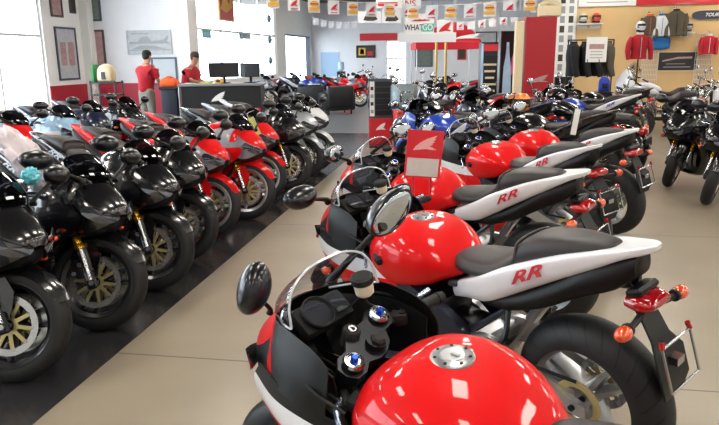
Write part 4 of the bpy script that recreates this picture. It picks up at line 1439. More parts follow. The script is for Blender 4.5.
def make_person(loc, rz, arms, hair, lean=0.0, head_turn=0.0, label=''):
    """faces local +x; arms = list of (side, elbow, wrist, fingertip dir)"""
    k = lean
    J = {'pelvis': (0, 0, .95, .13, .155), 'waist': (.0 + k * .1, 0, 1.08, .115, .145), 'chest': (.01 + k * .3, 0, 1.28, .12, .145), 'neck0': (k * .45, 0, 1.47, .075, .09), 'neck': (.015 + k * .5, 0, 1.53, .055, .055), 'head0': (.03 + k * .55, 0, 1.60, .075, .068), 'head1': (.035 + k * .6, 0, 1.70, .095, .078), 'head2': (.02 + k * .62, 0, 1.775, .07, .06)}
    names = list(J); pts = [J[n] for n in names]
    ed = [(i, i + 1) for i in range(len(names) - 1)]
    for s in (1, -1):
        b0 = len(pts)
        pts += [(0, s * .095, .86, .095), (.015, s * .10, .68, .08), (.03, s * .105, .50, .06), (.0, s * .11, .30, .056), (-.02, s * .115, .10, .038), (.0, s * .118, .055, .042), (.14, s * .13, .035, .032)]
        ed += [(0, b0)] + [(b0 + i, b0 + i + 1) for i in range(6)]
        # arm
        el, wr = arms[0 if s > 0 else 1]
        sh = (J['neck0'][0], s * .185, 1.43)
        b1 = len(pts)
        up = [(sh[0] + (el[0] - sh[0]) * t, sh[1] + (el[1] - sh[1]) * t, sh[2] + (el[2] - sh[2]) * t) for t in (0, .5, 1)]
        lo = [(el[0] + (wr[0] - el[0]) * t, el[1] + (wr[1] - el[1]) * t, el[2] + (wr[2] - el[2]) * t) for t in (.5, 1)]
        pts += [up[0] + (.062,), up[1] + (.050,), up[2] + (.040,), lo[0] + (.038,), lo[1] + (.026,)]
        ed += [(3, b1)] + [(b1 + i, b1 + i + 1) for i in range(4)]
        d = (Vector(wr) - Vector(el)).normalized()
        side = Vector((0, 0, 1)).cross(d).normalized()
        palm = Vector(wr) + d * .06
        pi = len(pts); pts.append(tuple(palm) + (.022, .036)); ed.append((b1 + 4, pi))
        for q, (off, ln) in enumerate(((-.030, .062), (-.010, .074), (.010, .072), (.029, .058))):
            base = palm + d * .03 + side * off
            a1 = base + d * ln * .5 + Vector((0, 0, -.006)); a2 = a1 + d * ln * .45 + Vector((0, 0, -.018))
            n0 = len(pts); pts += [tuple(base) + (.010,), tuple(a1) + (.009,), tuple(a2) + (.007,)]
            ed += [(pi, n0), (n0, n0 + 1), (n0 + 1, n0 + 2)]
        tb = Vector(wr) + d * .035 - side * s * -.030
        n0 = len(pts); t1 = tb + d * .035 + side * s * .02; t2 = t1 + d * .03
        pts += [tuple(t1) + (.011,), tuple(t2) + (.008,)]; ed += [(pi, n0), (n0, n0 + 1)]
    body_o = skinned('person', pts, ed, 0, 'skin')
    # face: nose and ears are part of the head surface
    bm = bmesh.new(); bm.from_mesh(body_o.data)
    hx, hz = J['head1'][0], 1.69
    for v in bm.verts:
        if v.co.z > 1.58:
            if abs(v.co.y) < .02 and v.co.x > hx + .05 and 1.63 < v.co.z < 1.70: v.co.x += .022 * (1 - abs(v.co.z - 1.655) / .05)
    bm.to_mesh(body_o.data); bm.free()
    b = MB()
    b.v = []; 
    for s in (1, -1):
        b.ball((hx - .005, s * .080, 1.675), .028, 0, n=10, m=6, sc=(.7, .35, 1.1))
    b.build('ear', 'skin', body_o)
    b = MB()
    for s in (1, -1): b.ball((hx + .082, s * .030, 1.70), .012, 0, n=10, m=6)
    b.build('eye', 'black_ink', body_o)
    b = MB(); b.ball((hx - .012, 0, 1.735), .108, 0, sc=(.98, .86, .80)); b.ball((hx - .035, 0, 1.69), .085, 0, sc=(.9, .98, 1.05))
    b.build('hair', hair, body_o)
    # shirt: torso and short sleeves
    sp = [(J['pelvis'][0], 0, .89, .160, .190), J['waist'][:3] + (.150, .180), J['chest'][:3] + (.185, .215), J['neck0'][:2] + (1.45, .112, .125), J['neck0'][:2] + (1.515, .078, .085)]
    se = [(0, 1), (1, 2), (2, 3), (3, 4)]
    for s in (1, -1):
        el, wr = arms[0 if s > 0 else 1]
        sh = Vector((J['neck0'][0], s * .185, 1.43)); e_ = Vector(el)
        n0 = len(sp); sp += [tuple(sh - Vector((0, 0, .02))) + (.088,), tuple(sh.lerp(e_, .45)) + (.086,), tuple(sh.lerp(e_, .85)) + (.074,)]
        se += [(3, n0), (n0, n0 + 1), (n0 + 1, n0 + 2)]
    skinned('shirt', sp, se, 0, 'shirt_red', 2, body_o)
    tp = [(0, 0, 1.06, .132, .16), (0, 0, .95, .145, .172)]; te = [(0, 1)]
    for s in (1, -1):
        n0 = len(tp); tp += [(0, s * .095, .84, .112), (.015, s * .10, .66, .098), (.03, s * .105, .48, .082), (.0, s * .112, .28, .078), (-.01, s * .115, .09, .076)]
        te += [(1, n0)] + [(n0 + i, n0 + i + 1) for i in range(4)]
    skinned('trousers', tp, te, 0, 'trousers_grey', 2, body_o)
    b = MB()
    for s in (1, -1): b.grid(body([(-.10, .03, .0, .07), (-.06, .045, 0, .09), (.05, .05, 0, .09), (.16, .05, 0, .06), (.20, .03, 0, .04)], 3, 3), 0, cv=True, caps=True); 
    n_ = len(b.v) // 2
    for i, v in enumerate(b.v): v.y += .12 if i < n_ else -.12
    b.build('shoe', 'black_ink', body_o)
    body_o.location = loc; body_o.rotation_euler = (0, 0, rz)
    tag(body_o, label, 'person')
    return body_o

q = at(146, 88, 14.4)
make_person((q.x, q.y, 0), YAW + R(62), [((.12, .25, 1.16), (.36, .16, 1.10)), ((.14, -.24, 1.17), (.36, -.10, 1.06))], 'hair_black', .12, 0,
            'person in red short-sleeved shirt and grey trousers standing left of the dark desk')
q = at(187, 88, 15.0)
make_person((q.x, q.y, -.04), YAW - R(10), [((.20, .26, 1.20), (.44, .12, 1.13)), ((.22, -.24, 1.20), (.46, -.10, 1.13))], 'hair_brown', .35, 0,
            'person in red shirt behind the dark desk, bending over the counter')

# reception desk ------------------------------------------------------------------------
dl, dr_ = at(178, 84, 13.9), at(262, 81, 13.9)
dc = (dl + dr_) / 2; dw = (dr_ - dl).length; rz = math.atan2(dr_.y - dl.y, dr_.x - dl.x)
t = empty('reception_desk', (dc.x, dc.y, 0), rz)
b = MB(); b.box((0, .3, .53), (dw - .08, .56, 1.06), bev=.008); b.build('body', 'desk_dark', t)
b = MB(); b.box((0, .27, 1.09), (dw, .68, .05), bev=.012, seg=2); b.build('countertop', 'desk_top', t)
b = MB(); b.box((0, .005, .36), (dw - .10, .02, .5), bev=.004); b.build('kick_panel', 'red_board', t)
b = MB(); b.plate([(x * .30 - .15, y * .22) for x, y in WING], (-.05, -.01, .74), (1, 0, 0), (0, 0, 1), .012); b.build('wing_emblem', 'white_ink', t)
b = MB(); b.cyl((-dw / 2 + .02, -.03, .0), (-dw / 2 + .02, -.03, 1.07), .015, 10); b.build('corner_post', 'alloy', t)
tag(t, 'dark reception desk with grey top and white wing emblem', 'desk')
def on_desk(x, y): return Matrix.Rotation(rz, 3, 'Z') @ Vector((x, y, 0)) + Vector((dc.x, dc.y, 1.116))
def monitor(x, y, w, h, yaw, label):
    t = empty('computer_monitor', on_desk(x, y), rz + yaw)
    b = MB(); b.box((0, 0, .12 + h / 2), (w, .035, h), bev=.008); b.box((0, .03, .12 + h / 2), (w * .6, .04, h * .6), bev=.01); b.build('housing', 'plastic', t)
    b = MB(); b.box((0, -.019, .12 + h / 2), (w - .04, .003, h - .04)); b.build('screen', 'dark_rim', t)
    b = MB(); b.box((0, .02, .008), (.24, .18, .016), bev=.004); b.box((0, .045, .09), (.05, .03, .17), bev=.004); b.build('stand', 'plastic', t)
    tag(t, label, 'monitor')
monitor(.05, .22, .62, .30, R(8), 'wide black computer monitor on the desk, nearer the people')
monitor(.58, .30, .42, .28, R(-10), 'smaller black computer monitor at the right end of the desk')
b = MB()
for k in range(6): b.box((.006 * (k % 3), .004 * (k % 2), .004 + k * .007), (.22, .16, .006), 0, Matrix.Rotation(R(4 * k), 3, 'Z'))
tag(b.build('paper_stack', 'card_yellow', None, on_desk(-.32, .12)), 'stack of yellow papers on the desk, left of the monitors', 'papers')
b = MB(); b.box((0, 0, .05), (.16, .12, .10), bev=.01, seg=2); b.box((0, -.062, .055), (.09, .004, .05), 1)
tag(b.build('tissue_box', ['yellow_ink', 'black_ink'], None, on_desk(-.02, .02)), 'small yellow box in front of the wide monitor', 'box')
b = MB()
for k in range(3): b.box((.01 * k, .01 * k, .003 + k * .004), (.21, .29, .003), 0, Matrix.Rotation(R(10 * k), 3, 'Z'))
tag(b.build('paper_sheets', 'paper', None, on_desk(-.68, .12)), 'loose white sheets at the left end of the desk', 'papers')

q = at(171, 96, 14.3); 
t = empty('podium', (q.x, q.y, 0), YAW)
b = MB(); b.box((0, 0, .5), (.34, .34, 1.0), bev=.02, seg=2); b.box((0, 0, 1.02), (.40, .40, .04), bev=.01); b.build('body', mat('podium_navy', '141d30', .5), t)
tag(t, 'dark blue podium standing at the left end of the desk', 'podium')
b = MB(); b.sharp = 60
b.grid(body([(-.19, .09, 0, .10), (-.15, .15, 0, .17), (0, .17, 0, .20), (.14, .15, 0, .15), (.19, .08, 0, .08)], 3, 3), 0, cv=True, caps=True)
b.tube([(-.1, -.1, .16), (0, -.02, .21), (.12, .06, .15)], .02, 8, 0, 4)
tag(b.build('folded_cloth', 'cloth_orange', None, (q.x, q.y, 1.045)), 'bundle of orange cloth on top of the dark blue podium', 'cloth')

# armchairs --------------------------------------------------------------------------------
def armchair(px, d, rz, label):
    q = at(px, 112, d)
    t = empty('armchair', (q.x, q.y, 0), rz)
    b = MB(); b.box((0, 0, .24), (.62, .66, .26), bev=.05, seg=3); b.box((0, -.02, .40), (.52, .60, .14), bev=.05, seg=3); b.build('seat', 'leather_black', t)
    b = MB(); b.box((0, .33, .52), (.80, .20, .62), bev=.07, seg=3); b.build('backrest', 'leather_black', t)
    for s in (-1, 1):
        b = MB(); b.box((s * .38, -.02, .37), (.18, .74, .50), bev=.06, seg=3); b.build('armrest', 'leather_black', t)
    for x in (-.34, .34):
        for y in (-.30, .30):
            b = MB(); b.cyl((x, y, 0), (x, y, .14), .022, 10); b.build('leg', 'dark_metal', t)
    tag(t, label, 'armchair', 'black leather armchairs')
armchair(337, 19.6, YAW + R(200), 'black leather armchair nearer the doorway, right one of the pair')
armchair(314, 20.4, YAW + R(170), 'black leather armchair of the pair nearer the narrow window')

# far wall ------------------------------------------------------------------------------------
framed('wall_panel', ony(-6.45, 1.30, YF), UY, .86, 1.10, 'pale_blue_board', 'pale_blue_board', 'pale blue notice panel on the far wall right of the narrow window', cat='notice board', t=.04)
framed('picture_frame', ony(-4.75, 1.86, YF), UY, .90, .56, 'desk_dark', 'picture_dark', 'dark framed poster with yellow blocks on the far wall left of the doorway', marks=[('yellow_ink', rect(-.38, -.02, -.30, .30)), ('red_ink', rect(.08, .36, -.32, .02)), ('picture_dark', rect(-.30, -.10, -.2, .2))])
t = empty('wall_sign', ony(-4.16, 2.50, YF)); b = MB(); b.box((0, -.03, 0), (1.72, .06, .32), bev=.01); b.build('board', 'red_board', t)
tag(t, 'plain red horizontal sign band above the far doorway', 'sign')
q = at(341, 57, 30.4)
t = empty('water_cooler', (q.x, q.y, 0)); b = MB(); b.box((0, 0, .5), (.34, .34, 1.0), bev=.02, seg=2); b.box((0, -.17, .8), (.2, .02, .14), 1); b.build('body', ['desk_dark', 'white_paint'], t)
b = MB(); b.lathe([(0, .42), (.10, .42), (.14, .36), (.14, .08), (.05, 0), (0, 0)], (0, 0, 1.0), (0, 0, 1), 20, 0, closed=False); b.build('bottle', 'sky_poster', t)
tag(t, 'dark water cooler with blue bottle at the far wall', 'water cooler')

def hanging_sign(name, px0, py0, px1, py1, d, m, label, marks=(), text=(), cat='sign', th=.02, rot=0.0):
    a, c = at(px0, py0, d), at(px1, py1, d)
    w = math.hypot(c.x - a.x, c.y - a.y); h = a.z - c.z
    mid = (a + c) / 2
    t = empty(name, mid, YAW + rot)
    b = MB(); b.box((0, 0, 0), (w, th, h), bev=.003); b.build('board', m, t)
    for (mt, poly) in marks:
        b = MB(); b.plate([(x * w, y * h) for x, y in poly], (0, -th / 2 - .003, 0), (1, 0, 0), (0, 0, 1), .004); b.build('artwork', mt, t)
    for (s_, x, y, sz, mt, xs) in text:
        text_mesh('lettering', s_, sz * h, mt, t, frame_mtx((x * w, -th / 2 - .004, y * h), (1, 0, 0), (0, 0, 1)), .003, 0, .004 * h, xscale=xs)
    if mid.z > 2.0:
        for s_ in (-1, 1):
            b = MB(); b.cyl((s_ * w * .42, 0, h / 2 - .01), (s_ * w * .42, 0, max(h / 2 + .01, ZC - mid.z)), .004, 6); b.build('hanging_wire', 'grey_ink', t)
    if cat: tag(t, label, cat)
    return t, w, h
hanging_sign('hanging_sign', 376, -12, 421, 8, 20, 'white_ink', 'white hanging sign with red print ending in NS at the top centre', text=[('NS', .26, -.28, .42, 'red_ink', 1.1)], marks=[('red_ink', rect(-.46, -.02, -.40, -.20))])
hanging_sign('hanging_banner', 358, 11, 381, 23, 21, 'white_ink', 'white banner with a dark motorcycle picture, left one of two above the red band', marks=[('picture_dark', [(-.28, -.25), (-.2, .05), (.0, .2), (.25, .1), (.36, -.2), (.2, -.32), (-.1, -.32)])])
hanging_sign('hanging_banner', 382, 9, 401, 23, 21, 'white_ink', 'white banner with a dark motorcycle picture, right one of two above the red band', marks=[('picture_dark', [(-.34, -.35), (-.25, -.05), (.0, .05), (.25, 0), (.38, -.25), (.2, -.38), (-.1, -.38)]), ('red_ink', rect(-.2, .2, .3, .38))])
hanging_sign('hanging_banner', 405, 14, 434, 34, 17, 'white_ink', 'white banner reading WHAT GO in black and teal', marks=[('teal_ink', [(.06, -.38), (.46, -.38), (.50, .02), (.12, .02)]), ('red_ink', [(-.30, .14), (-.1, .26), (.1, .22), (.3, .26), (.36, .16), (.0, .12)])],
             text=[('WHAT', -.20, -.18, .42, 'black_ink', .75), ('GO', .28, -.18, .42, 'white_ink', .8)])
hanging_sign('hanging_flag', 437, 20, 453, 34, 16.5, 'white_ink', 'white flag with a big red wing beside the WHAT GO banner', marks=[('red_ink', wing(0, 0, .8))])

# canopy ------------------------------------------------------------------------------------------
q0, q1 = at(416, 45, 20), at(482, 45, 20)
cw = (q1 - q0).length; qc = (q0 + q1) / 2
t = empty('canopy_tent', (qc.x, qc.y, 0), YAW)
ez, vz = at(450, 49, 20).z, at(450, 43, 20).z
px = at(456, 22, 20)
b = MB()
apex = Vector((.30, .9, px.z + .04))
cor = [Vector((-cw / 2, 0, vz)), Vector((cw / 2, 0, vz)), Vector((cw / 2, 2.0, vz)), Vector((-cw / 2, 2.0, vz))]
for i in range(4):
    a, c = cor[i], cor[(i + 1) % 4]
    g = []
    for r_ in range(7):
        u_ = r_ / 6
        g.append([a.lerp(c, v_ / 6).lerp(apex, u_ * .98) + Vector((0, 0, .14 * math.sin(PI * u_))) for v_ in range(7)])
    b.sheet(g, .01, 0)
b.build('roof', 'canopy_red', t)
b = MB()
for i in range(4):
    a, c = cor[i], cor[(i + 1) % 4]
    b.sheet([[a, c], [a - Vector((0, 0, vz - ez)), c - Vector((0, 0, vz - ez))]], .008, 0)
b.build('valance', 'canopy_red', t)
b = MB(); b.plate([(x * .80 - .1, y * .24) for x, y in WING], (.25, .02, vz + .10), Vector((1, 0, 0)), Vector((0, .62, .62)).normalized(), .012); b.build('wing_emblem', 'canopy_white', t)
for c in cor:
    b = MB(); b.cyl((c.x * .97, c.y * .97 + .03, 0), (c.x * .97, c.y * .97 + .03, vz), .02, 10); b.build('pole', 'alloy', t)
tag(t, 'red canopy tent with a white wing over the middle bikes', 'canopy')
hanging_sign('fascia_board', 398, 33, 456, 42, 19.6, 'canopy_white', 'long white fascia board in front of the red canopy', cat='board')
for px_ in (436.5, 446):
    a = at(px_, 42, 17.5)
    b = MB(); b.cyl((0, 0, 0), (0, 0, a.z), .032, 12); b.lathe([(0, 0), (.12, 0), (.10, .03), (.03, .05)], (0, 0, 0), (0, 0, 1), 16, 0, closed=False)
    o_ = b.build('gold_post', 'gold_post', None, (a.x, a.y, 0)); tag(o_, 'slim gold post below the fascia board, %s of the pair' % ('left' if px_ < 440 else 'right'), 'post', 'gold posts')

# glass poster case, tall bottle poster
def tower(name, px0, px1, py0, d, depth, m, label, cat, extra=None):
    a, c = at(px0, py0, d), at(px1, py0, d)
    w = (c - a).length; mid = (a + c) / 2
    t = empty(name, (mid.x, mid.y, 0), YAW)
    b = MB(); b.box((0, depth / 2, a.z / 2), (w, depth, a.z), bev=.01); b.build('body', m, t)
    if extra: extra(t, w, a.z)
    tag(t, label, cat)
    return t
def ex_case(t, w, h):
    b = MB(); b.box((0, -.012, h - .14), (w - .04, .02, .16)); b.build('header', 'red_board', t)
    b = MB(); b.box((0, -.010, h * .52), (w - .06, .015, h * .62)); b.build('door', 'dark_rim', t)
    b = MB()
    for r_ in range(5):
        b = MB()
        b.box((-.01, -.022, h * .72 - r_ * .16), (.32 - .05 * (r_ % 3), .01, .05)); b.build('lettering', 'cream_paint', t)
    b = MB()
    for s in (-1, 1): b.box((s * (w / 2 - .02), -.012, h * .5), (.05, .03, h * .96))
    b.build('side_rail', 'pale_blue_board', t)
tower('poster_case', 482, 500, 42, 16.8, .4, 'desk_dark', 'dark poster case with small cream lettering, between canopy and bottle poster', 'poster case', ex_case)
def ex_bottle(t, w, h):
    b = MB(); pr = [(.0, .36), (.045, .36), (.05, .30), (.07, .22), (.13, .10), (.15, -.1), (.15, -.45), (0, -.45)]
    poly = [(x, y) for x, y in pr] + [(-x, y) for x, y in pr[::-1][1:-1]]
    b.plate([(x * w * 1.9, y * h * .95) for x, y in poly], (0, -.012, h * .55), (1, 0, 0), (0, 0, 1), .01); b.build('bottle_print', 'sky_poster', t)
    b = MB(); b.plate([(w * .2, 0), (w * .42, .1), (w * .42, .5), (w * .3, .4)], (0, -.010, h * .55), (1, 0, 0), (0, 0, 1), .008); b.build('pink_print', mat('print_pink', 'd05a8c', .6), t)
tower('poster_stand', 501, 516, 31, 14.5, .25, 'dark_rim', 'tall dark poster stand with a pale blue bottle, left of the cream post', 'poster stand', ex_bottle)
tower('support_post', 516.5, 524.8, 21, 13.0, .14, 'cream_paint', 'cream square post at the left edge of the red panel', 'post')
def ex_red(t, w, h):
    b = MB(); b.box((0, -.012, h * .40), (w - .02, .02, .03)); b.build('rail', mat('rail_darkred', '7d0c1a', .4), t)
    b = MB(); b.plate([(x * w * .6 - w * .3, y * .16) for x, y in WING], (0, -.010, h * .47), (1, 0, 0), (0, 0, 1), .008); b.build('wing_emblem', 'picture_pink', t)
tower('display_wall', 526.5, 557.5, 17, 13.0, .30, 'panel_red', 'tall plain red display panel right of the cream post', 'display panel', ex_red)
q = at(553, 10, 13.0)
b = MB(); b.box((0, 0, .11), (.42, .3, .20), bev=.02); b.tube([(-.2, 0, .2), (0, 0, .28), (.22, 0, .2)], .05, 10, 0, 4)
tag(b.build('cardboard_box', 'cream_paint', None, (at(549, 17, 13.15).x, at(549, 17, 13.15).y, at(540, 17, 13.0).z)), 'tan box lying on top of the tall red panel', 'box')
hanging_sign('header_board', 500, 11, 530, 17, 13.6, mat('board_greyblue', '8d9aa6', .5), 'grey-blue header board above the cream post', cat='board')
framed('wall_screen', ony(at(486, 38, 31).x, 2.35, YF), UY, .95, .62, 'desk_dark', 'picture_grey', 'dark framed screen on the far wall right of the canopy', cat='screen')
framed('picture_frame', ony(at(462, 52, 31).x, 1.75, YF), UY, .40, .62, 'red_board', 'picture_dark', 'small red framed picture on the far wall under the canopy')
framed('picture_frame', ony(at(424, 56, 31).x, 1.65, YF), UY, .80, 1.0, 'frame_dark', 'picture_green', 'green grey framed picture on the far wall right of the doorway')

# info stand with black slats and red foot ------------------------------------------------------
a, c = at(368.5, 78, 12.2), at(392.5, 78, 12.2)
w = (c - a).length; mid = (a + c) / 2; h = a.z
t = empty('information_stand', (mid.x, mid.y, 0), YAW)
b = MB(); b.box((0, 0, h / 2), (w, .05, h - .02), bev=.006); b.build('board', 'frame_dark', t)
b = MB(); b.box((-w * .36, -.03, h * .70), (w * .20, .01, h * .50)); b.build('label_strip', 'paper', t)
for k in range(4):
    b = MB(); b.box((-w * .36, -.037, h * (.52 + .11 * k)), (w * .12, .004, h * .05)); b.build('strip_print', ['grey_ink', 'black_ink'][k % 2], t)
for k in range(6):
    b = MB(); b.box((w * .12, -.035, h * (.50 + .083 * k)), (w * .70, .02, h * .070), bev=.006); b.build('rating_plate', 'matte_black', t)
b = MB(); b.box((0, -.032, h * .22), (w, .02, h * .40), bev=.004); b.build('red_panel', 'red_board', t)
b = MB(); b.plate([(x * w * .42 - w * .21, y * w * .34) for x, y in WING], (0, -.045, h * .24), (1, 0, 0), (0, 0, 1), .006); b.build('wing_emblem', 'white_ink', t)
b = MB(); b.box((0, .02, .012), (w, .36, .024), bev=.004); b.build('foot', 'dark_metal', t)
tag(t, 'upright stand with black slats above a red panel, at the aisle end', 'display stand')

q = at(404, 98, 11.7); 
t = empty('litter_bin', (q.x, q.y, 0))
b = MB(); b.lathe([(0, 0), (.17, 0), (.19, .02), (.19, .72), (0, .72)], (0, 0, 0), (0, 0, 1), 28, 0, closed=False); b.build('bin_body', 'red_board', t)
b = MB(); b.lathe([(.20, .78), (.235, .80), (.235, 1.12), (.215, 1.15), (.19, 1.14), (.19, .90), (0, .90), (0, .78)], (0, 0, 0), (0, 0, 1), 28, 0, closed=False)
for k in range(3): b.lathe([(.236, .86 + k * .09), (.240, .865 + k * .09), (.236, .87 + k * .09)], (0, 0, 0), (0, 0, 1), 28, 0)
b.cyl((0, 0, .72), (0, 0, .80), .15, 20)
b.build('bin_hood', 'bin_grey', t)
tag(t, 'round bin with grey metal hood on a red body, right of the slatted stand', 'bin')

# price board on the third bike ------------------------------------------------------------------
P0 = at(424, 154, 4.12)
t = empty('price_board', P0, YAW + R(4)); t.scale = (1.12, 1.12, 1.08)
tl_ = Matrix.Rotation(R(5), 3, 'Y')
b = MB(); b.box((0, 0, 0), (.205, .006, .275), 0, tl_, .001); b.build('board', 'red_board', t)
b = MB(); b.box(tl_ @ Vector((-.002, -.004, -.078)), (.180, .003, .105), 0, tl_); b.build('price_sheet', mat('sheet_grey', 'c9c0bd', .6), t)
b = MB(); b.plate([(x * .13 - .065, y * .095) for x, y in WING], tl_ @ Vector((.0, -.004, .015)), tl_ @ Vector((1, 0, 0)), tl_ @ Vector((0, 0, 1)), .003); b.build('wing_emblem', mat('emblem_pink', 'e6a6a6', .5), t)
b = MB()
b.tube([(-.055, .01, -.13), (-.058, .015, -.22), (-.05, .02, -.262), (.03, .02, -.268), (.040, .015, -.22), (.042, .01, -.13)], .007, 8, 0)
b.build('bracket', 'red_board', t)
tag(t, 'red board with pink wing and blank grey sheet above the third bike', 'price board')

# yellow tag on a red bike of the left row, plastic cover on the nearest black bikes
q = at(253, 127, 7.05)
t = empty('price_tag', q, YAW + R(10)); rt = Matrix.Rotation(R(-22), 3, 'Y')
b = MB(); b.box((0, 0, 0), (.10, .003, .20), 0, rt); b.build('card', 'card_yellow', t)
b = MB(); b.tube([rt @ Vector((0, 0, .095)), rt @ Vector((.0, .02, .15)), (0.02, .08, .17)], .002, 6, 0, 3); b.build('string', 'paper', t)
tag(t, 'pale yellow card tag hanging on the third red bike of the left row', 'tag')
q = at(575.5, 122, 7.75)
t = empty('price_tag', q, YAW); rt = Matrix.Rotation(R(8), 3, 'Y')
b = MB(); b.box((0, 0, 0), (.065, .003, .30), 0, rt); b.build('card', 'white_ink', t)
b = MB(); b.tube([rt @ Vector((0, 0, .14)), (.02, .02, .19), (0.03, .08, .20)], .002, 6, 0, 3); b.build('string', 'paper', t)
tag(t, 'narrow white tag hanging on the black sport bike in front of the jackets', 'tag')

rnd = random.Random(4)
def crumple(name, c, sx, sy, sz, m, label, cat):
    g = []
    for i in range(15):
        row = []
        for j in range(22):
            a, e = 2 * PI * j / 22, PI * i / 14
            k = 1 + rnd.uniform(-.16, .16) if 0 < i < 14 else 1
            row.append(Vector((math.sin(e) * math.cos(a) * sx * k, math.sin(e) * math.sin(a) * sy * k, math.cos(e) * sz * k)))
        g.append(row)
    b = MB(); b.sharp = 25; b.grid(g, 0, cv=True)
    o_ = b.build(name, m, None, c); tag(o_, label, cat)
    return o_
M['bag_film'] = mat('bag_film', 'e2d6dc', 0.25, coat=.5, noise=.1)
c_ = crumple('plastic_bag', at(24, 156, 3.75), .09, .08, .20, 'bag_film', 'crumpled white plastic bag over the bars of the second black bike', 'plastic bag')
c_.rotation_euler = (0, R(-40), YAW)
crumple('plastic_bag', at(31, 176, 3.45), .045, .05, .045, mat('bag_cyan', '58bcd0', .3, coat=.5), 'small cyan plastic pouch below the crumpled white bag', 'plastic pouch')

# orange helmet on a bike of the middle group
def make_helmet(shell, loc, rz, label, group=None, cat='helmet'):
    t = empty('helmet', loc, rz)
    b = MB(); b.sharp = 70; rr = []
    for i in range(13):
        e = PI * (i / 12) * .80
        rr.append([Vector((math.sin(e) * math.cos(a) * .145 + (.02 if math.cos(a) > 0 and i > 7 else 0), math.sin(e) * math.sin(a) * .12, .16 + math.cos(e) * .135)) for a in [2 * PI * k / 24 for k in range(24)]])
    b.grid(rr, 0, cv=True); b.build('shell', shell, t)
    b = MB(); g = [[Vector((math.cos(a) * (.150 - .03 * abs(z - .15)), math.sin(a) * .126, z)) for a in [R(-65 + 13 * k) for k in range(11)]] for z in (.11, .15, .19, .22)]
    b.sheet(g, .004, 0); b.build('visor', 'dark_rim', t)
    b = MB(); b.lathe([(.085, .0), (.10, .0), (.105, .05), (.085, .05)], (0, 0, .02), (0, 0, 1), 24, 0); b.build('neck_trim', 'matte_black', t)
    tag(t, label, cat, group)
    return t
mm('helmet_orange', 'ee8420', 0.4, coat=.6)
hq = at(522, 106, 9.0)
make_helmet('helmet_orange', (hq.x, hq.y, hq.z - .12), YAW - R(110), 'bright orange helmet resting among the middle bikes')
b = MB(); b.cyl((0, 0, 0), (0, 0, hq.z - .10), .02, 10); b.lathe([(0, 0), (.14, 0), (.12, .02), (0, .02)], (0, 0, 0), (0, 0, 1), 20, 0, closed=False); b.lathe([(0, 0), (.09, 0), (.09, .015), (0, .015)], (0, 0, hq.z - .115), (0, 0, 1), 20, 0, closed=False)
tag(b.build('helmet_stand', 'dark_metal', None, (hq.x, hq.y, 0)), 'thin dark stand under the orange helmet', 'stand')

# gear wall --------------------------------------------------------------------------------------
GY = 20.6
t = empty('wall_sign', (3.80, GY - .04, 3.18)); b = MB(); b.box((0, 0, 0), (1.56, .05, .46), bev=.005); b.build('board', 'white_ink', t)
for x0_, x1_ in ((-.66, -.34), (-.26, .02), (.10, .58)):
    b = MB(); b.box(((x0_ + x1_) / 2, -.03, .04), (x1_ - x0_, .01, .09), bev=.004); b.build('faded_print', 'picture_pink', t)
b = MB(); b.box((0, -.03, -.12), (1.1, .01, .02)); b.build('underline', 'grey_ink', t)
tag(t, 'white sign with faded pink print above the gear wall', 'sign')
t = empty('wall_sign', (6.75, GY - .04, 3.18)); b = MB(); b.box((0, 0, 0), (4.3, .05, .46), bev=.005); b.build('board', 'red_board', t)
tag(t, 'long plain red sign band above the gear wall', 'sign')

def jacket(loc, rz, m, label, sc=1.0, group=None, trim=None, cat='jacket', sleeves_out=.12):
    t = empty('jacket', loc, rz)
    def rg(z, hw, hd): return [Vector((math.cos(a) * hw * sc * (1 - .12 * math.cos(2 * a)), math.sin(a) * hd * sc, z * sc)) for a in [2 * PI * k / 20 for k in range(20)]]
    b = MB(); b.sharp = 70
    b.grid(fine([rg(0, .23, .12), rg(-.03, .235, .125), rg(.15, .22, .12), rg(.35, .245, .135), rg(.50, .24, .12), rg(.57, .15, .08), rg(.60, .085, .065)], 3, 1, closed_v=True), 0, cv=True, caps=True)
    bo = b.build('body', m, t)
    for s in (1, -1):
        b = MB(); b.tube([(s * .19 * sc, 0, .50 * sc), (s * (.24 + sleeves_out * .4) * sc, -.01, .36 * sc), (s * (.24 + sleeves_out) * sc, -.03, .16 * sc), (s * (.23 + sleeves_out) * sc, -.08 * sc, -.04 * sc)], [.085 * sc, .08 * sc, .068 * sc, .055 * sc], 12, 0, 4)
        b.build('sleeve', m, t)
    b = MB(); b.lathe([(.085, 0), (.09, .05), (.075, .055), (.07, 0)], (0, 0, .585 * sc), (0, 0, 1), 16); b.build('collar', trim or m, t)
    b = MB(); b.box((0, -.132 * sc, .26 * sc), (.012, .012, .50 * sc)); b.build('zip', trim or 'grey_ink', t)
    tag(t, label, cat, group)
    return t
rk = at(590, 60, 16.5)
t = empty('clothes_rack', (rk.x, rk.y, 0), YAW)
b = MB()
for x in (-.55, .55): b.cyl((x, 0, .03), (x, 0, 1.97), .018, 10); b.box((x, 0, .02), (.05, .6, .04), bev=.005)
b.cyl((-.56, 0, 1.96), (.56, 0, 1.96), .016, 10)
b.build('rail', 'dark_metal', t)
tag(t, 'dark clothes rack holding black jackets in front of the tan wall', 'clothes rack')
cx_, sx_ = math.cos(YAW), math.sin(YAW)
for k, (x, m_, lb) in enumerate(((-.42, 'cloth_black', 'black jacket at the left end of the rack'), (-.14, 'cloth_black', 'black jacket hanging behind the left half of the white notice'),
                     (.14, 'cloth_black', 'black jacket hanging behind the right half of the white notice'), (.42, 'cloth_olive', 'dark olive jacket at the right end of the rack'))):
    jacket((rk.x + x * cx_, rk.y + x * sx_, 1.15), YAW + R(78), m_, lb, 1.24, 'jackets on the rack', sleeves_out=.02)
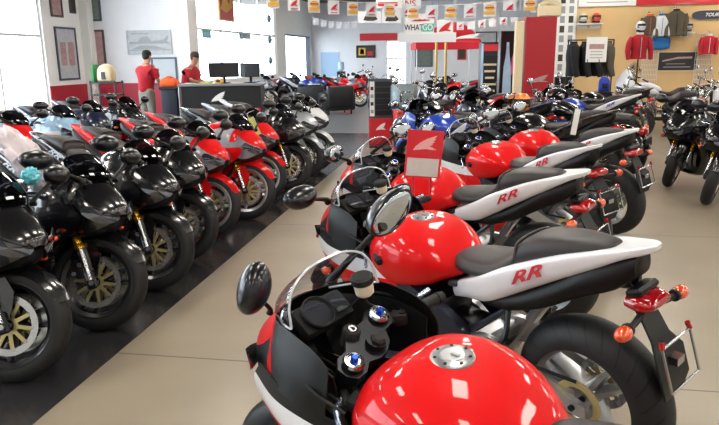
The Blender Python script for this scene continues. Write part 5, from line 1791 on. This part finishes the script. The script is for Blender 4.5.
hanging_sign('notice', 587, 37, 606, 62, 16.10, 'paper', 'white notice with faint red lines hanging on the jacket rack', marks=[('picture_pink', rect(-.36, .36, .02, .22)), ('grey_ink', rect(-.3, .3, -.10, -.07)), ('grey_ink', rect(-.3, .3, -.22, -.19)), ('grey_ink', rect(-.3, .3, -.34, -.31))], cat='notice', th=.01)
q = at(581, 42, 13.2); 
t = empty('wall_cushion', (0, 0, 0)); bpy.data.objects.remove(t)
q = at(604, 86, 15.6)
b = MB(); b.sharp = 60; b.grid(body([(-.12, .04, 0, .20), (-.10, .09, 0, .28), (0, .11, 0, .34), (.10, .09, 0, .28), (.12, .04, 0, .20)], 3, 3), 0, cv=True, caps=True); b.tube([(-.06, 0, .30), (-.05, 0, .38), (.05, 0, .38), (.06, 0, .30)], .010, 8, 1, 4)
b.box((0, -.105, .13), (.12, .02, .12), 1, None, .008)
t = b.build('backpack', ['royal_blue', 'matte_black'], None, (q.x, q.y, .78)); tag(t, 'royal blue bag below the jacket rack', 'bag')
b = MB(); b.box((0, 0, .38), (.34, .34, .74), bev=.02); b.box((0, 0, .765), (.38, .38, .02), bev=.004)
tag(b.build('display_pedestal', 'desk_dark', None, (q.x, q.y, 0)), 'dark pedestal under the royal blue bag', 'pedestal')

# helmets / masks on the wall
def wall_shelf(x, z, label):
    b = MB(); b.box((0, -.14, -.015), (.36, .28, .03), bev=.004); b.box((0, -.01, -.07), (.28, .02, .12))
    tag(b.build('wall_shelf', 'wire_white', None, (x, GY, z)), label, 'shelf')
hx_, hx2 = at(587, 20, 19.0).x, at(598, 20, 19.0).x
for xx, m_, lb in ((hx_, 'helmet_w', 'white and green helmet high on the tan wall'), (hx2 + .06, 'helmet_r', 'red helmet high on the tan wall, beside the white and green one')):
    if m_ not in M: mm(m_, 'c9d0c4' if m_ == 'helmet_w' else 'd83a2a', .35, coat=.5)
    wall_shelf(xx, 2.48, 'small shelf under the ' + lb.split(' high')[0])
    make_helmet(m_, (xx, GY - .15, 2.482), -PI / 2, lb)
hooks = [(652, 'cloth_olive', 'cloth_orange', 'brown and orange jacket hung high on the tan wall'), (663.5, 'cloth_white', 'cloth_blue', 'white and blue jacket hung high on the tan wall'), (677, 'cloth_olive', 'cloth_black', 'large olive grey jacket hung high on the tan wall')]
for px_, m_, tr, lb in hooks:
    q = at(px_, 30, 19.0)
    jacket((q.x, GY - .2, 2.14), 0, m_, lb, .88 if px_ < 670 else 1.08, 'jackets hung on the tan wall', tr, sleeves_out=.0)
    b = MB(); b.tube([(0, -.2, .0), (0, -.2, .06), (0, -.1, .10), (0, 0, .10)], .008, 8, 0, 3); b.lathe([(0, 0), (.03, 0), (.03, .01), (0, .01)], (0, -.01, .10), (0, 1, 0), 12, 0, closed=False)
    tag(b.build('wall_hook', 'chrome', None, (q.x, GY, 2.14 + (.53 if px_ < 670 else .65))), 'hook holding the ' + lb.split(' hung')[0], 'hook')
q = at(690, 29, 19.0)
wall_shelf(q.x, 2.20, 'small shelf under the silver and black helmet')
if 'helmet_s' not in M: mm('helmet_s', 'a8aab0', .35, coat=.5)
make_helmet('helmet_s', (q.x, GY - .15, 2.202), -PI / 2, 'silver and black helmet on the tan wall, right of the olive jacket')
# red jacket on a mannequin stand with helmet
q = at(638, 60, 17.8)
b = MB(); b.cyl((0, 0, 0), (0, 0, 1.5), .02, 10); b.lathe([(0, 0), (.2, 0), (.18, .025), (0, .025)], (0, 0, 0), (0, 0, 1), 24, 0, closed=False); b.lathe([(0, .0), (.06, .0), (.05, .1), (.0, .12)], (0, 0, 2.08), (0, 0, 1), 16, 0, closed=False); b.cyl((0, 0, 1.45), (0, 0, 2.10), .02, 10)
tag(b.build('mannequin_stand', 'dark_metal', None, (q.x, q.y, 0)), 'dark stand carrying the red jacket', 'mannequin stand')
jacket((q.x, q.y, 1.52), YAW, 'shirt_red', 'bright red riding jacket on a stand in front of the tan wall', 1.0, None, 'cloth_white', sleeves_out=.06)
if 'helmet_k' not in M: mm('helmet_k', 'd8d8dc', .35, coat=.5)
make_helmet('helmet_k', (q.x, q.y, 2.16), YAW - PI / 2, 'white and black helmet on top of the red jacket')
# wire grid panels
for (px0, px1, lb) in ((648, 664, 'left white wire grid panel on the gear wall'), (700, 716, 'right white wire grid panel on the gear wall')):
    a, c = at(px0, 38, 19.0), at(px1, 38, 19.0)
    b = MB(); w = c.x - a.x
    for k in range(11): b.cyl((w * k / 10, 0, .0), (w * k / 10, 0, 1.40), .006, 6)
    for k in range(11): b.cyl((0, 0, 1.40 * k / 10), (w, 0, 1.40 * k / 10), .006, 6)
    tag(b.build('wire_grid', 'wire_white', None, (a.x, GY - .06, .75)), lb, 'wire grid')
a = at(664, 45, 19.0)
b = MB(); b.sharp = 60; b.grid(body([(-.24, .03, 0, .26), (-.2, .06, -.02, .30), (0, .07, -.03, .33), (.2, .06, .0, .30), (.24, .03, .02, .26)], 3, 3), 0, cv=True, caps=True)
tag(b.build('shirt', 'cloth_blue', None, (a.x, GY - .14, 1.76)), 'bright blue shirt pinned on the tan wall below the hung jackets', 'shirt')
framed('wall_board', ony(at(681, 62, 19.0).x, 1.40, GY), UY, 1.08, .56, 'cream_paint', 'desk_dark', 'dark sign with cream border and slanted red script on the gear wall', cat='sign', t=.03, marks=[('picture_pink', [(-.38, .05), (.0, .22), (.36, .24), (.36, .14), (.0, .12), (-.38, -.02)]), ('grey_ink', rect(-.34, .34, -.30, -.26)), ('grey_ink', rect(-.28, .2, -.14, -.11))])
q = at(712, 18, 19.0)
t = empty('wall_sign', (q.x, GY - .03, 2.66)); poly = [(math.copysign(abs(math.cos(a)) ** .6, math.cos(a)) * .46, math.copysign(abs(math.sin(a)) ** .8, math.sin(a)) * .12) for a in [2 * PI * k / 28 for k in range(28)]]
b = MB(); b.plate(poly, (0, 0, 0), (1, 0, 0), (0, 0, 1), .04); b.build('board', 'navy_paint', t)
text_mesh('lettering', 'TOUR', .13, 'white_ink', t, frame_mtx((.05, -.025, 0), (1, 0, 0), (0, 0, 1)), .003, .3, .002)
tag(t, 'dark blue oval sign with white letters at the right end of the gear wall', 'sign')
q = at(713, 50, 18.6)
jacket((q.x, GY - .25, 1.62), 0, 'shirt_red', 'dark red jacket at the right edge of the gear wall', .80, None, 'cloth_white', sleeves_out=.02)
b = MB(); b.tube([(0, -.25, .0), (0, -.25, .06), (0, -.1, .10), (0, 0, .10)], .008, 8, 0, 3)
tag(b.build('wall_hook', 'chrome', None, (q.x, GY, 2.13)), 'hook holding the dark red jacket', 'hook')
# photo board at the end of the display wall
t = empty('photo_board', (2.72, GY - .02, 0)); b = MB(); b.box((0, .0, 2.2), (.54, .04, 2.3), bev=.005); b.build('board', 'white_ink', t)
for r_ in range(8):
    for k in range(2):
        b = MB(); b.box((-.12 + .24 * k, -.025, 3.15 - r_ * .27), (.13, .01, .19)); b.build('photo', 'grey_ink' if (r_ + k) % 3 else 'picture_dark', t)
tag(t, 'white board with two columns of small grey photos, left of the gear wall', 'photo board')
framed('wall_board', ony(2.72, .74, GY), UY, .50, .5, 'desk_dark', 'dark_rim', 'small dark board below the white photo board', cat='board')

# window posters ---------------------------------------------------------------------------------
t = framed('window_poster', (XW - .093, 20.1, 3.15), UL, 1.25, .85, 'yellow_ink', 'red_board', 'yellow and red poster hung in the bright window behind the desk', cat='poster', marks=[('yellow_ink', [(-.4, -.1), (-.1, .4), (.2, .1), (.4, .4), (.4, 0), (0, -.2)])])
framed('window_poster', (XW - .093, 18.4, 2.3), UL, .6, .22, 'teal_ink', 'pale_blue_board', 'small teal sticker low on the bright window behind the desk', cat='poster')
framed('window_poster', (XW - .093, 21.7, 2.35), UL, 1.1, .22, 'pale_blue_board', 'picture_grey', 'long pale sticker on the bright window, below the yellow and red poster', cat='poster')
# garland beside the narrow window
b = MB()
for k in range(7):
    z = 3.7 - k * .36
    b.ball((.0, 0, z), .11, k % 2, n=10, m=7, sc=(.7, 1, 1.3))
b.cyl((0, 0, 1.2), (0, 0, 3.95), .008, 6, 0)
tag(b.build('hanging_garland', ['bin_grey', 'clear_plastic'], None, (XW + .2, 23.6, 0)), 'grey hanging garland in front of the bright window', 'garland')

# pennants ------------------------------------------------------------------------------------------
def flag_mesh(kind, w=.26, h=.28):
    b = MB()
    g = [[Vector((-w / 2 + w * i / 4, .012 * math.sin(i * 1.6 + j), -h * j / 4)) for j in range(5)] for i in range(5)]
    b.sheet(g, .002, 0)
    if kind == 'wing':
        b.plate([(x * w * .6 - w * .3, y * h * .5) for x, y in WING], (0, -.022, -h * .72), (1, 0, 0), (0, 0, 1), .004, 1)
        b.plate(rect(-w * .3, w * .3, 0, h * .06), (0, -.022, -h * .9), (1, 0, 0), (0, 0, 1), .004, 1)
    elif kind == 'sun':
        b.plate([(x * w * .38, y * h * .22) for x, y in [(math.cos(2 * PI * k / 16), math.sin(2 * PI * k / 16)) for k in range(16)]], (0, -.022, -h * .36), (1, 0, 0), (0, 0, 1), .004, 2)
        b.plate(rect(-w * .45, w * .45, 0, h * .25), (0, -.022, -h * .86), (1, 0, 0), (0, 0, 1), .004, 2)
        b.plate(rect(-w * .35, w * .35, 0, h * .10), (0, -.026, -h * .42), (1, 0, 0), (0, 0, 1), .004, 1)
    o_ = b.build('pennant', ['canopy_white', 'red_ink', 'yellow_ink'], None)
    return o_
FL = {k: flag_mesh(k) for k in ('wing', 'sun', 'plain')}
fl_used = set()
def string(p0, p1, d0, d1, n, kinds, lab, sag=.10, sc=1.0):
    a, c = at(p0[0], p0[1], d0), at(p1[0], p1[1], d1)
    rz_ = math.atan2(c.y - a.y, c.x - a.x)
    pts = [a.lerp(c, i / 24) - Vector((0, 0, sag * 4 * (i / 24) * (1 - i / 24))) for i in range(25)]
    b = MB(); b.tube(pts, .006, 6, 0)
    for e_ in (pts[0], pts[-1]): b.cyl(e_, Vector((e_.x, e_.y, ZC)), .005, 6)
    tag(b.build('pennant_string', 'white_ink'), lab[0], 'string')
    for k in range(n):
        f = (k + .5) / n
        p = a.lerp(c, f) - Vector((0, 0, sag * 4 * f * (1 - f) + .004))
        kd = kinds[k % len(kinds)]
        if kd not in fl_used: o_ = FL[kd]; fl_used.add(kd)
        else:
            o_ = FL[kd].copy(); C.objects.link(o_)
        o_.location = p; o_.rotation_euler = (0, 0, rz_); o_.scale = (sc, sc, sc)
        what = {'wing': 'white pennant with red wing', 'sun': 'white pennant with yellow and red print', 'plain': 'plain white pennant'}[kd]
        tag(o_, what + ' ' + lab[1], 'pennant', kd + ' ' + lab[2])
string((262, -8), (416, 4), 14, 15.5, 8, ('sun', 'wing'), ('thin string of the pennants above the doorway', 'on the left ceiling string above the doorway', 'pennants on the left string'), .06)
string((404, 6), (562, -6), 15, 14, 8, ('sun', 'wing'), ('thin string of the pennants above the canopy', 'on the ceiling string above the canopy', 'pennants on the right string'), .06)
string((455, 22), (520, 13), 20, 20, 6, ('wing', 'plain'), ('thin string of the small far pennants right of the canopy', 'on the low far string right of the canopy', 'pennants on the low far string'), .05, .8)
string((312, 17), (358, 21), 26, 26, 6, ('plain',), ('thin string of the pennants over the armchairs', 'on the far string over the armchairs', 'pennants on the string over the armchairs'), .1, .85)
# mirrors knocked out of line
set_mirror(RB[0], 0, .55, 28, 70, 125, .80)
set_mirror(RB[0], 1, 1.0, 14, 35, 0)
set_mirror(RB[1], 0, 1.0, -6, 0, 170)
set_mirror(RB[1], 1, .7, -55, 20, 0)
